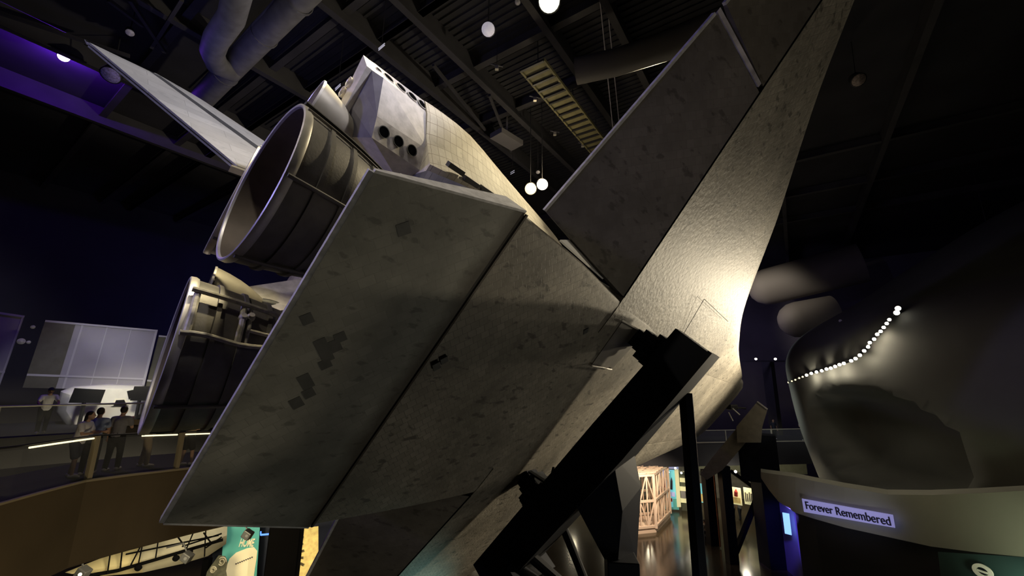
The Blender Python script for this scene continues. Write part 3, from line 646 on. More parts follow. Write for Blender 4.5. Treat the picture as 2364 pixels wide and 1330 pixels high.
# ceiling lamps
def spot_can(name, p, aim, r, lens, label, cat='lamp', group=None, hang=None):
    o = empty(name, p); d = (V(aim)).normalized()
    m = MB(); m.lathe((0, 0, 0), -d, [(0, r), (.02, r * 1.08), (r * 1.6, r * .9), (r * 2.2, r * .45)], n=18, cap1=True); m.build('housing', BLACKM, o, smooth=True)
    m = MB(); m.lathe(-d * .01, d, [(0, r * .96), (r * .25, r * .6), (r * .32, .001)], n=18); m.build('lens', lens, o, smooth=True)
    if hang:
        m = MB(); m.tube([-d * r * 1.2, V((0, 0, hang))], .02, 6); m.build('hanger', BLACKM, o)
    tag(o, label, cat, group); return o
spot_can('ceiling_lamp', atz(1127, 68, 24), -bearing(1127, 68) + V((0, 0, -.1)), .25, principled('frosted lens', (.75, .72, .75), .3, emit=(.75, .7, .8), estr=.35, noise=.3, nscale=9), 'round pale frosted ceiling lamp directly above the pod', hang=1.9)
spot_can('ceiling_lamp', atz(1268, 2, 23.5), -bearing(1268, 2), .35, principled('square lens', (.9, .9, .75), .3, emit=(.95, .95, .8), estr=1.2), 'bright ceiling lamp cut by the top edge of the picture', hang=2.4)
spot_can('ceiling_lamp', atz(1195, 5, 24), -bearing(1195, 5), .1, DULLB, 'tiny round ceiling lamp beside the bright one at the top edge', hang=1.9)
spot_can('ceiling_lamp', atz(255, 174, 24), V((.25, -.5, -.9)), .34, principled('violet tinted lens', (.35, .3, .6), .3, noise=.5, nscale=15), 'unlit dish lamp with violet sheen just left of the tail', hang=1.9)
spot_can('ceiling_lamp', atz(1983, 185, 24), V((-.2, -.6, -.7)), .26, principled('dim tan lens', (.28, .23, .2), .4, noise=.5, nscale=14), 'dim unlit round lamp alone in the dark right of the raised wing', hang=1.9)
spot_can('ceiling_lamp', atz(540, 48, 24.4), V((0, -.4, -1)), .14, DULLB, 'small lamp above the bent ceiling duct', hang=1.5)
spot_can('ceiling_lamp', atz(300, 76, 24.4), V((.5, -.3, -1)), .14, DULLB, 'small lamp on the roof truss just above the tail tip', hang=1.5)
spot_can('ceiling_lamp', atz(1242, 398, 23.0), V((0, -.5, -1)), .12, DULLB, 'small unlit lamp just above the pair of glowing spotlights', hang=2.9)
tw1 = atz(1225, 436, 21.0); tw2 = atz(1252, 426, 21.0)
spot_can('ceiling_spotlight', tw1, -bearing(1225, 436) - V((0, 0, .1)), .30, BULBW, 'amber glowing spotlight, left of the pair between pod and wing', hang=4.9)
spot_can('ceiling_spotlight', tw2, -bearing(1252, 426) - V((0, 0, .1)), .28, BULB, 'whiter glowing spotlight, right of the pair between pod and wing', hang=4.9)
uvp = atz(147, 131, 25.1)
spot_can('stage_light', uvp, -bearing(147, 131), .20, UVB, 'glowing violet stage light in the upper left darkness', hang=.8)
for u, v, du, dv, lb in ((881, 106, 14, -12, 'short pale twin tube hung near the ceiling above the pod'), (780, 199, 12, -11, 'short pale twin tube just behind the small pod engine bell'), (1183, 396, 9, -5, 'short pale tube left of the glowing pair of spotlights')):
    o = empty('tube_light', atz(u, v, 23.5)); tag(o, lb, 'lamp')
    for k in (0, 1):
        a = atz(u - du / 2, v - dv / 2 + 4 * k, 23.5) - o.location; b = atz(u + du / 2, v + dv / 2 + 4 * k, 23.5) - o.location
        m = MB(); m.tube([a, b], .018, 8); m.build('tube', principled('pale tube', (.6, .6, .7), .4, emit=(.6, .6, .75), estr=.35), o)
    m = MB(); m.tube([V((0, 0, 0)), V((0, 0, 2.4))], .012, 6); m.build('hanger', BLACKM, o)
for u, v, lb in ((1147, 152, 'small wired rig clipped under the roof right of the pale lamp'), (1235, 225, 'small rig beside the upper end of the yellow grating'), (1281, 305, 'small lit rig left of the grating middle'), (1345, 332, 'small fixture at the lower end of the yellow grating')):
    o = empty('rigging_fixture', atz(u, v, 24.3)); tag(o, lb, 'fixture')
    m = MB(); m.bar((-.25, -.1, 0), (.25, .1, .05), .04, .04); m.build('bar', DUCT, o); m = MB(); m.box((0, 0, -.1), .14, .14, .16); m.build('head', METALB, o); m = MB(); m.tube([(0, 0, 0), (0, 0, 1.6)], .012, 6); m.build('hanger', BLACKM, o)
# ------------------------------------------------------------------ RIGHT: OVOID THEATRE, BAND, SIGN
AZ = radians(60); OC = V((46 * sin(AZ), 46 * cos(AZ), 0))
prof = [(4.2, 19.4), (7.7, 20.2), (11, 20.6), (13.4, 20.6), (15.2, 19.4), (17.3, 16), (19.2, 13.3), (21, 10.6), (23, 7.4), (24.4, 4.2), (24.9, .3)]
pr = catmull(prof, 5)
def ovr(z): return next(a[1] + (b[1] - a[1]) * (z - a[0]) / (b[0] - a[0]) for a, b in zip(pr, pr[1:]) if a[0] <= z <= b[0])
def hit(u, v):
    d = bearing(u, v); lo = 12.0
    for k in range(1600):
        D = 12 + k * .03; p = EYE + d * D; z = min(max(p.z, 4.3), 24.8)
        if hypot(p.x - OC.x, p.y - OC.y) <= ovr(z): return p, D
    return None, None
m = MB(); n = 160; rings = []
P_sc, _ = hit(1985, 1020)
for z, r in pr:
    ring = []
    for k in range(n):
        a = 2 * pi * k / n; p = V((OC.x + r * cos(a), OC.y + r * sin(a), z)); ring.append(p)
    rings.append(ring)
m.loft(rings)
ov = struct(m.build('wall_ovoid', OVO, smooth=True))
# scoop pressed into the flank, shaped in place of an oval cast shadow
if P_sc:
    outp = V((P_sc.x - OC.x, P_sc.y - OC.y, 0)).normalized(); tang = V((-outp.y, outp.x, 0))
    for vtx in ov.data.vertices:
        q = vtx.co - P_sc; a = q.dot(tang); b = q.z
        e_ = (a / 5.2) ** 2 + ((b + .0 - .0 * a) / 3.0) ** 2
        if e_ < 1 and q.dot(outp) > -3: vtx.co -= outp * (2.6 * min(1, (1 - e_) * 3.2))
# two rounded balcony soffits behind
def capsule(u0, v0, u1, v1, D0, D1, r, lb):
    a = at(u0, v0, D0); b = at(u1, v1, D1); d = (b - a).normalized()
    m = MB(); m.lathe(a, d, [(-r * .98, .01), (-r * .9, r * .4), (-r * .7, r * .7), (-r * .35, r * .93), (0, r), ((b - a).length, r)], n=32); o = m.build('rounded_bulkhead', principled('bulkhead grey', (.13, .115, .105), .7) if 'bulkhead grey' not in MATS else MATS['bulkhead grey'], smooth=True); tag(o, lb, 'bulkhead'); return o
capsule(1772, 662, 1990, 606, 50, 50, 1.9, 'upper dim rounded bulkhead end against the dark, right of the wing root')
capsule(1842, 738, 1925, 724, 50, 51, 1.8, 'lower dim rounded bulkhead end just above the ovoid wall')
# lamp row along the ovoid
rowpx = [(1820, 883), (1828, 880), (1836, 877), (1845, 873), (1853, 870), (1862, 866), (1873, 862), (1885, 859), (1897, 856), (1908, 852), (1918, 850), (1928, 846), (1938, 842), (1948, 839), (1965, 833), (1975, 828), (1985, 820), (1995, 810), (2004, 801), (2008, 791), (2018, 783), (2025, 772), (2033, 765), (2040, 756), (2047, 747), (2053, 738), (2070, 722), (2073, 712)]
rail = []
words = ['first', 'second', 'third', 'fourth', 'fifth', 'sixth', 'seventh', 'eighth', 'ninth', 'tenth', 'eleventh', 'twelfth', 'thirteenth', 'fourteenth']
proto = None
for i, (u, v) in enumerate(rowpx):
    p, D = hit(u, v)
    if p is None: p = EYE + bearing(u, v) * 41; D = 41
    outp = V((p.x - OC.x, p.y - OC.y, 0)).normalized(); q = EYE + bearing(u, v) * (D - .95)
    rail.append(q + bearing(u, v) * .42)
    lit = 5 <= i
    lb = (words[i] + ' lamp from the lower left end of the row on the ovoid wall') if i < 14 else (words[27 - i] + ' lamp from the upper right end of the row on the ovoid wall')
    o = empty('row_lamp', q); d = (-bearing(u, v) + V((0, 0, -.2))).normalized(); r = (.09 if i < 18 else .085) if lit else .06
    if i in (26, 27): r = .13
    me = MB(); me.lathe((0, 0, 0), -d, [(0, r), (.02, r * 1.1), (.26, r * .9), (.3, r * .3)], n=14, cap1=True); me.build('housing', BLACKM, o, smooth=True)
    me = MB(); me.lathe(d * .01, d, [(0, r * .95), (r * .3, r * .6), (r * .36, .001)], n=14); me.build('lens', BULB if lit else MATS['warm led tube'], o, smooth=True)
    tag(o, lb, 'lamp', 'row of lamps along the ovoid wall')
m = MB(); m.tube(rail, .05, 8); tag(m.build('lamp_rail', BLACKM, smooth=True), 'curved dark rail carrying the lamp row on the ovoid wall', 'rail')
spot_can('wall_lamp', hit(1940, 741)[0] - bearing(1940, 741) * .2, -bearing(1940, 741), .1, DULLB, 'tiny pale lamp alone on the ovoid wall above the lamp row')
spot_can('wall_lamp', at(2305, 627, 40), -bearing(2305, 627), .14, DULLB, 'tiny pale lamp high at the far right edge', hang=8)
# band with the sign
bp_ = [(1757, 1090, 1104, 31.5), (1775, 1093, 1131, 30.6), (1797, 1096, 1158, 29.8), (1836, 1101, 1184, 28.8), (1880, 1111, 1198, 28), (1950, 1125, 1218, 27.2), (2050, 1142, 1240, 26.5), (2150, 1143, 1262, 25.9), (2260, 1139, 1276, 25.3), (2364, 1133, 1286, 24.8), (2520, 1126, 1300, 24.3), (2760, 1116, 1316, 24.0)]
m = MB(); rings = []
for u, v0, v1, D in bp_:
    t0 = at(u, v0, D); b0 = at(u, v1, D); b0.x, b0.y = b0.x, b0.y; dd = bearing(u, v0); dd = V((dd.x, dd.y, 0)).normalized() * 1.2
    rings.append([t0, b0, b0 + dd, t0 + dd])
m.loft(rings); struct(m.build('trim_1', BAND))
# sign
def quadpt(s_, t_, D):   # sign corners in the band plane
    a = at(1851, 1152, D[0]).lerp(at(2062, 1190, D[1]), s_); b = at(1856, 1182, D[0]).lerp(at(2067, 1219, D[1]), s_); return a.lerp(b, t_)
DS = (28.0, 26.0)
sg_ = empty('fascia_sign', quadpt(.5, 1, DS)); tag(sg_, 'lilac lit sign reading Forever Remembered on the pale curved band', 'sign')
q = [quadpt(0, 0, DS), quadpt(1, 0, DS), quadpt(1, 1, DS), quadpt(0, 1, DS)]; back = V((bearing(1960, 1180).x, bearing(1960, 1180).y, 0)) * .12
m = MB(); m.prism([p - sg_.location for p in q], back); m.build('backing_panel', SIGNP, sg_)
def text_obj(txt, name, mat, size, extrude, parent, Mx):
    cu = bpy.data.curves.new(name, 'FONT'); cu.body = txt; cu.size = size; cu.extrude = extrude; cu.offset = .022 if txt == 'HOME' else 0; cu.align_x = 'CENTER'; cu.align_y = 'CENTER'
    t = bpy.data.objects.new(name, cu); COL.objects.link(t); bpy.context.view_layer.update()
    me = bpy.data.meshes.new_from_object(t.evaluated_get(bpy.context.evaluated_depsgraph_get())); bpy.data.objects.remove(t); me.materials.clear(); me.materials.append(mat)
    o = bpy.data.objects.new(name, me); COL.objects.link(o); o.parent = parent; o.matrix_local = Mx; return o
def frame(o_, x_, y_):
    x = x_.normalized(); y = (y_ - x * y_.dot(x)).normalized(); z = x.cross(y)
    return Matrix(((x.x, y.x, z.x, o_.x), (x.y, y.y, z.y, o_.y), (x.z, y.z, z.z, o_.z), (0, 0, 0, 1)))
cen = (q[0] + q[1] + q[2] + q[3]) / 4; wS = (q[1] - q[0]).length; hS = (q[3] - q[0]).length
F = frame(cen - sg_.location - back * .3, q[1] - q[0], q[0] - q[3])
t_ = text_obj('Forever Remembered', 'lettering', SIGNT, 1.0, .03, sg_, F)
dm = t_.dimensions.x or 9; bpy.context.view_layer.update(); dm = t_.dimensions.x; sc = wS * .92 / dm
F2 = F @ Matrix.Diagonal((sc, min(sc * 1.25, hS * .95), 1, 1)); t_.matrix_local = F2
# under the band: dark wall, violet doorway wall with a screen
m = MB(); rings = []
for u, v0, v1, D in bp_[3:]:
    b0 = at(u, v1, D + .8); b0 = V((b0.x, b0.y, b0.z + .3)); rings.append([b0, V((b0.x, b0.y, 0)), V((b0.x * 1.02, b0.y * 1.02, 0)), V((b0.x * 1.02, b0.y * 1.02, b0.z))])
m.loft(rings); struct(m.build('wall_under_band', WALLD))
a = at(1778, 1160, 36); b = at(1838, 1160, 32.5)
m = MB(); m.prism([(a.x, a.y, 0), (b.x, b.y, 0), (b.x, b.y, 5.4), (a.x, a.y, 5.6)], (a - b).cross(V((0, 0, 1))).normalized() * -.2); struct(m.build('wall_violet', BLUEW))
a = at(1806, 1183, 32.6); b = at(1822, 1186, 32.2); c0 = at(1828, 1236, 32.2); d0 = at(1812, 1232, 32.6)
o = empty('wall_screen', d0); tag(o, 'narrow glowing blue screen on the violet wall under the band', 'screen')
m = MB(); m.prism([p - d0 for p in (a, b, c0, d0)], bearing(1815, 1200) * .08); m.build('display', BLUES, o)
# dark teal panel with white emblem, bottom right corner
tp = empty('teal_panel', at(2270, 1400, 22)); tag(tp, 'dark teal panel with a small white oval emblem in the bottom right corner', 'panel')
q = [at(2165, 1274, 22.4), at(2420, 1290, 21), at(2440, 1460, 21), at(2185, 1440, 22.4)]
m = MB(); m.prism([p - tp.location for p in q], bearing(2280, 1330) * .15); m.build('board', TEALD, tp)
ec = at(2271, 1319, 21.65) - tp.location; X1 = (q[1] - q[0]).normalized(); Y1 = (q[0] - q[3]).normalized(); N1 = X1.cross(Y1)
if N1.dot(bearing(2271, 1319)) > 0: N1 = -N1
ell = lambda a_, b_, h_, rot_=.5: [ec + N1 * h_ + X1 * (cos(t) * a_ * cos(rot_) - sin(t) * b_ * sin(rot_)) - Y1 * (cos(t) * a_ * sin(rot_) + sin(t) * b_ * cos(rot_)) for t in [k * 2 * pi / 28 for k in range(28)]]
m = MB(); m.loft([ell(.30, .2, .03), ell(.30, .2, .07), ell(.17, .10, .07), ell(.17, .10, .03)], cap=False); m.build('emblem_ring', WHITEP, tp)
m = MB(); m.prism([ec + N1 * .03 + X1 * i_ - Y1 * j_ for i_, j_ in ((-.14, -.06), (.14, .02), (.14, .08), (-.14, -.0))], N1 * .05); m.build('emblem_bar', WHITEP, tp)
# two small bright lamps on the far purple wall
for u, v, w in ((1745, 829, 'left'), (1790, 829, 'right')):
    spot_can('wall_lamp', at(u, v, 52), -bearing(u, v) + V((0, 0, -.4)), .13, BULB, '%s of the two small white lamps on the purple wall beside the wing root' % w)
m = MB(); a = at(1700, 834, 53); b = at(1812, 834, 53); m.bar(a, b, .3, .15); struct(m.build('trim_2', WALLD))
m = MB(); m.bar(V((at(1772, 834, 54).x, at(1772, 834, 54).y, 0)), at(1772, 834, 54), 1.6, .4); struct(m.build('trim_3', WALLD))
# ------------------------------------------------------------------ FAR WALKWAY and ground exhibits
fw0 = at(1430, 1052, 40); fw1 = at(1850, 1013, 45); ZF = 6.2
def ff(k, z, off=0):
    p = V((10.2, 38.9, 0)).lerp(V((27.5, 37.0, 0)), k); return V((p.x, p.y + off, z))
m = MB(); m.loft([[ff(k, 6.0 + .7 * k), ff(k, 4.1 + .9 * k), ff(k, 4.1 + .9 * k, 4.5), ff(k, 6.0 + .7 * k, 4.5)] for k in (-.6, 0, .3, .6, 1)]); struct(m.build('slab_far_walkway', WALLD))
rl = empty('far_railing', ff(.5, 6.4)); tag(rl, 'far steel railing with glass along the distant upper walkway', 'railing')
g_ = lambda k, z, o_=0: ff(k, z + .7 * k, o_) - rl.location
m = MB(); m.bar(g_(-.1, 7.12), g_(1, 7.12), .07, .07); m.build('handrail', METALB, rl)
m = MB(); m.bar(g_(-.1, 6.12), g_(1, 6.12), .06, .1); m.build('base_rail', METALB, rl)
for k in (.08, .28, .5, .72, .94):
    m = MB(); m.bar(g_(k, 6.02), g_(k, 7.1), .12, .08); m.build('post', METALB, rl)
m = MB(); m.prism([g_(-.1, 6.15), g_(1, 6.15), g_(1, 7.05), g_(-.1, 7.05)], V((0, .02, 0))); m.build('glass_panel', GLASS, rl)
# exhibits wall below the walkway
def card(name, u0, v0, u1, v1, D0, D1, thick, mat, parent=None, loc=None):
    q = [at(u0, v0, D0), at(u1, v0, D1), at(u1, v1, D1), at(u0, v1, D0)]; q[2].z = q[3].z = min(q[2].z, q[3].z); q[0].z = q[1].z = max(q[0].z, q[1].z)
    q[2].x, q[2].y = q[1].x, q[1].y; q[3].x, q[3].y = q[0].x, q[0].y
    loc = loc or V((0, 0, 0)); back = V((bearing(u0, v0).x, bearing(u0, v0).y, 0)).normalized() * thick
    m = MB(); m.prism([p - loc for p in q], back); return m.build(name, mat, parent)
m = MB(); a = V((-6, 47.8, 0)); b = V((30, 45, 0)); m.prism([a, b, b + V((0, 0, 5.2)), a + V((0, 0, 4.2))], V((.1, .4, 0))); struct(m.build('wall_exhibits', GREYW))
m = MB(); a = V((17.9, 44.6, 2.8)); b = V((29, 43.0, 2.9)); m.prism([a, b, b + V((0, 0, 2.2)), a + V((0, 0, 2))], V((.1, .4, 0))); struct(m.build('wall_green', GREENW))
# cyan display case
dc = empty('display_case', atz(1545, 1180, 0)); tag(dc, 'tall lit cyan display case with rocket models behind the pale truss', 'display case'); lc = dc.location
for (u0, v0, u1, v1), mt, nm in (((1522, 1078, 1536, 1135), CASEB, 'lilac_panel'), ((1537, 1087, 1557, 1170), CASEL, 'cyan_panel'), ((1557, 1082, 1566, 1170), CASEY, 'cream_panel'), ((1534, 1152, 1566, 1175), principled('case plinth teal', (.12, .4, .36), .5, emit=(.1, .4, .35), estr=.3), 'plinth')):
    card(nm, u0, v0, u1, v1, 43.6, 43.8, .4, mt, dc, lc)
card('header', 1520, 1076, 1566, 1081, 43.5, 43.7, .5, CASEB, dc, lc)
for u, v0, v1 in ((1529, 1092, 1132), (1550, 1102, 1130), (1533, 1100, 1145)):
    p0 = at(u, v1, 43.3) - lc; p1 = at(u, v0, 43.3) - lc; m = MB(); m.tube([p0, p0.lerp(p1, .7), p1], [.1, .1, .01], 10); m.build('rocket_model', REDM if u != 1550 else SIGNT, dc)
card('grey_label', 1548, 1137, 1558, 1146, 43.3, 43.3, .1, CASEB, dc, lc)
card('red_table', 1536, 1152, 1552, 1157, 43.0, 43.0, .3, REDM, dc, lc)
k_ = empty('display_cabinet', atz(1578, 1180, 0)); tag(k_, 'dark display cabinet with cream shelves right of the cyan case', 'display case'); lk = k_.location
card('frame', 1567, 1090, 1585, 1180, 44.4, 44.4, .3, GREENW, k_, lk)
for v in (1105, 1125, 1152): card('shelf', 1569, v, 1584, v + 8, 44.2, 44.2, .2, CASEY, k_, lk)
card('photo_panel', 1571, 1132, 1582, 1150, 44.2, 44.2, .1, SCRN, k_, lk)
# lit posters on the green wall
for i, (u0, u1, lb, mts) in enumerate(((1606, 1624, 'teal and sand lit poster left of the black legs', (CASEL, CASEY)), (1663, 1684, 'yellow lit poster with a red rocket, left of the poster pair', (CASEY, REDM)), (1688, 1710, 'yellow lit poster with a red rocket, right of the poster pair', (CASEY, REDM)), (1716, 1738, 'pale lit poster with tan figures, nearest the corner column', (CASEY, TAN)))):
    v0, v1 = (1118, 1158) if i == 0 else (1126 + i, 1163)
    o = empty('lit_poster', at(u0, v1, 42.2)); tag(o, lb, 'poster', 'lit posters under the far walkway')
    card('print', u0, v0, u1, v1, 42.2, 42.0, .12, mts[0] if i else CASEL, o, o.location)  # the print glows itself in place of light falling on it
    um = (u0 + u1) / 2
    if i in (1, 2):
        m = MB(); p0 = at(um, 1146, 41.9) - o.location; p1 = at(um, 1129, 41.9) - o.location; m.tube([p0, p0.lerp(p1, .6), p1], [.14, .14, .02], 8); m.build('rocket_picture', REDM, o)
        card('sand_strip', u0 + 1, 1150, u1 - 1, 1160, 41.9, 41.8, .04, YELLOW, o, o.location)
    elif i == 0: card('sand_strip', u0 + 1, 1141, u1 - 1, 1156, 42.0, 41.9, .04, YELLOW, o, o.location)
    else:
        for k in range(4): card('figure_picture', 1719 + k * 4.5, 1137 + 3 * (k % 2), 1722 + k * 4.5, 1158, 41.9, 41.9, .04, TAN, o, o.location)
# pale truss exhibit
tr = empty('truss_exhibit', (11.5, 37.5, 0)); tag(tr, 'pale pink lattice truss exhibit on a low plinth reflected in the floor', 'exhibit')
A_ = V((8.4, 34.8, 0)); B_ = V((11.55, 35.7, 0)); C_ = V((14.1, 39.5, 0)); D_ = A_ + C_ - B_; lt = tr.location
def tb(a, b, w=.14, nm='strut'): m = MB(); m.bar(V(a) - lt, V(b) - lt, w, w); m.build(nm, PINKW, tr)
z0, z1, z2 = .45, 2.3, 4.2
m = MB(); m.prism([p - lt for p in (A_, B_, C_, D_)], V((0, 0, .3))); m.build('plinth', PINKW, tr)
up = lambda p, z: V((p.x, p.y, z))
for p in (A_, B_, C_, D_): tb(up(p, .3), up(p, z2), .2, 'corner_post')
for P_, Q_ in ((A_, B_), (B_, C_), (C_, D_), (D_, A_)):
    for z in (z0, z1, z2): tb(up(P_, z), up(Q_, z), .16, 'rail')
    for k in range(1, 5): tb(up(P_.lerp(Q_, k / 5), z0), up(P_.lerp(Q_, k / 5), z2), .1, 'stud')
    for k in range(5):
        a = P_.lerp(Q_, k / 5); b = P_.lerp(Q_, (k + 1) / 5); zz = ((z0, z1), (z1, z0))[k % 2]; tb(up(a, zz[0]), up(b, zz[1]), .08, 'brace'); tb(up(a, z1 if k % 2 else z2), up(b, z2 if k % 2 else z1), .08, 'brace')
for k in range(1, 6): tb(up(A_.lerp(D_, k / 6), z2), up(B_.lerp(C_, k / 6), z2 + .1), .14, 'roof_bar')
for k in range(1, 4): tb(up(A_.lerp(B_, k / 4), z2), up(D_.lerp(C_, k / 4), z2 + .1), .1, 'roof_bar')
# small lamps under the walkway
for u, v, lb in ((1510, 1082, 'round bright lamp under the far walkway left of the cyan case'), (1543, 1090, 'small bright lamp in front of the cyan case'), (1573, 1092, 'small lamp in front of the dark cabinet'), (1559, 1081, 'small lamp at the top of the cream panel'), (1698, 1089, 'small bright lamp on the brace near the corner column')):
    spot_can('track_lamp', at(u, v, 43 if u < 1600 else 34.3), -bearing(u, v), .09, BULB, lb, hang=.35 if u < 1600 else None)
m = MB(); m.bar(at(1465, 1089, 44), at(1600, 1095, 44), .06, .06); tag(m.build('lamp_track', BLACKM), 'thin black lamp track under the far walkway', 'track')
# fallen-back spotlight cluster near the nose
o = empty('spotlight_cluster', at(1690, 940, 33)); tag(o, 'dark spotlight cluster with two white tubes beside the orbiter nose', 'lamp')
m = MB(); m.box((0, 0, 0), .7, .4, .35, rotz(.4)); m.build('head', BLACKM, o, bevel=.05)
for (u0, v0), (u1, v1) in (((1682, 952), (1692, 972)), ((1691, 943), (1708, 958))):
    m = MB(); m.tube([at(u0, v0, 32.7) - o.location, at(u1, v1, 32.7) - o.location], .04, 8); m.build('tube', WHITEP, o)
m = MB(); m.tube([(0, 0, 0), at(1722, 943, 33.3) - o.location], .06, 8); m.build('arm', BLACKM, o)
# ------------------------------------------------------------------ LEFT WALKWAY
ep = [(-62, 11.0, 9.14), (-55, 12.3, 9.1), (-48.5, 13.5, 9.05), (-46.2, 14.3, 9.03), (-43.6, 15.25, 9.0), (-40.6, 15.9, 8.92), (-37.3, 16.6, 8.82), (-34.7, 17.2, 8.74), (-31, 18.1, 8.6), (-26, 19.6, 8.4), (-20, 22, 8.1)]
def wpt(k, off=0, dz=0):
    k = min(max(k, 0), len(ep) - 1.001); i = int(k); f = k - i; a, b = ep[i], ep[i + 1]
    az = radians(a[0] + (b[0] - a[0]) * f); D = a[1] + (b[1] - a[1]) * f + off; z = a[2] + (b[2] - a[2]) * f
    return V((sin(az) * D, cos(az) * D, z + dz))
m = MB(); m.loft([[wpt(k / 2), wpt(k / 2, .0, -1.88), wpt(k / 2, .5, -2.05), wpt(k / 2, 3.6, -2.05), wpt(k / 2, 3.6, 0)] for k in range(21)]); struct(m.build('slab_left_walkway', [FASC]))
m = MB(); m.loft([[wpt(k / 2, -.03, .005), wpt(k / 2, -.03, .05), wpt(k / 2, .1, .05), wpt(k / 2, .1, .005)] for k in range(21)]); struct(m.build('trim_4', POSTM))
m = MB(); m.loft([[wpt(k / 2, .1, .002), wpt(k / 2, .1, .012), wpt(k / 2, 3.6, .012), wpt(k / 2, 3.6, .002)] for k in range(21)]); struct(m.build('floor_left_walkway', DECK))
nr = empty('near_railing', wpt(4)); tag(nr, 'near glass railing with square posts along the left walkway edge', 'railing'); ln = nr.location
for k in (1.0, 4.02, 6.08, 8.2):
    p = wpt(k, .12) - ln; tl = (wpt(k + .1) - wpt(k)).normalized()
    m = MB(); m.bar(p + V((0, 0, .05)), p + V((0, 0, 1.08)), .11, .11, up=tl); m.build('post', POSTM, nr)
for k0, k1 in ((1.05, 3.97), (4.07, 6.03), (6.13, 8.15)):
    n_ = 8; m = MB(); rg = []
    for i in range(n_ + 1):
        k = k0 + (k1 - k0) * i / n_; rg.append([wpt(k, .11, .08) - ln, wpt(k, .11, 1.02) - ln, wpt(k, .125, 1.02) - ln, wpt(k, .125, .08) - ln])
    m.loft(rg); m.build('glass_panel', GLASS, nr)
m = MB(); m.tube([wpt(.5 + k * .25, .12, 1.09) - ln for k in range(32)], .022, 8); m.build('handrail', BLACKM, nr)
for k0, k1 in ((2.35, 3.0), (3.02, 3.4), (3.42, 3.95), (5.1, 5.95), (6.2, 7.2)):
    m = MB(); m.tube([wpt(k0 + (k1 - k0) * i / 6, .08, 1.03) - ln for i in range(7)], .02, 8); m.build('led_strip', LED, nr)
# far balcony behind with its glass balustrade
def bpt(az, D, z): a = radians(az); return V((sin(a) * D, cos(a) * D, z))
m = MB(); m.loft([[bpt(az, 24, 9.35), bpt(az, 24, 8.3), bpt(az, 31, 8.3), bpt(az, 31, 9.35)] for az in (-64, -56, -48, -40, -34, -28)]); struct(m.build('slab_balcony', principled('balcony slab dark', (.011, .011, .016), .8)))
fb = empty('balcony_railing', bpt(-46, 24.05, 9.35)); tag(fb, 'far glass balustrade with a thin steel handrail on the left balcony', 'railing'); lf = fb.location
m = MB(); m.tube([bpt(az, 24.05, 10.45) - lf for az in range(-62, -37, 3)], .035, 8); m.build('handrail', METALB, fb)
m = MB(); m.loft([[bpt(az, 24.03, 9.4) - lf, bpt(az, 24.03, 10.4) - lf, bpt(az, 24.06, 10.4) - lf, bpt(az, 24.06, 9.4) - lf] for az in range(-62, -37, 3)]); m.build('glass_panel', GLASSD, fb)
for az in (-58, -50, -42): m = MB(); m.bar(bpt(az, 24.1, 9.35) - lf, bpt(az, 24.1, 10.42) - lf, .06, .06); m.build('post', METALB, fb)
# big grey mesh panels on the left wall
def panel(pts, D, lb, mats, muls):
    q = [at(u, v, d_) for (u, v), d_ in zip(pts, D)]; o = empty('wall_panel', (q[2] + q[3]) / 2); tag(o, lb, 'wall panel'); lo = o.location
    back = V((bearing(*pts[0]).x, bearing(*pts[0]).y, 0)) * .15
    m = MB(); m.prism([p - lo for p in q], back); m.build('sheet', mats[0], o)
    for s0, s1, mt in muls:
        m = MB(); a = q[0].lerp(q[1], s0); b = q[0].lerp(q[1], s1); c = q[3].lerp(q[2], s1); d = q[3].lerp(q[2], s0)
        m.prism([p - lo - back * .3 for p in (a, b, c, d)], back * .3); m.build('mullion' if s1 - s0 < .05 else 'olive_sheet', mt, o)
    for t in (0, .80):
        m = MB(); a = q[0].lerp(q[3], t); b = q[1].lerp(q[2], t); c = q[1].lerp(q[2], t + .03); d = q[0].lerp(q[3], t + .03); m.prism([p - lo - back * .35 for p in (a, b, c, d)], back * .3); m.build('frame_rail', SCRNF, o)
panel([(105, 739), (364, 762), (330, 902), (52, 895)], [31, 30.4, 30.4, 31], 'large grey gridded wall panel above the white cockpit', [SCRN], [(0, .25, SCRNO), (.30, .318, SCRNF), (.52, .53, SCRNF), (.74, .75, SCRNF), (.975, 1, SCRNF)])
panel([(-140, 700), (57, 729), (0, 890), (-200, 880)], [32.2, 31.2, 31.2, 32.2], 'grey wall panel cut by the left edge of the picture', [SCRN], [(.97, .99, SCRNF)])
panel([(367, 774), (388, 776), (352, 905), (333, 903)], [30.6, 30.6, 30.6, 30.6], 'narrow dim panel strip right of the large grey panel', [SCRNO], [(.0, .04, SCRNO)])
for u, v, r, lb in ((76, 755, .09, 'small dim lamp on the dark strip between panels, topmost'), (49, 788, .15, 'pale round lamp between the panels, lower left one'), (66, 790, .08, 'pale round lamp between the panels, lower right one')):
    spot_can('wall_lamp', at(u, v, 30.5), -bearing(u, v), r, DULLB, lb)
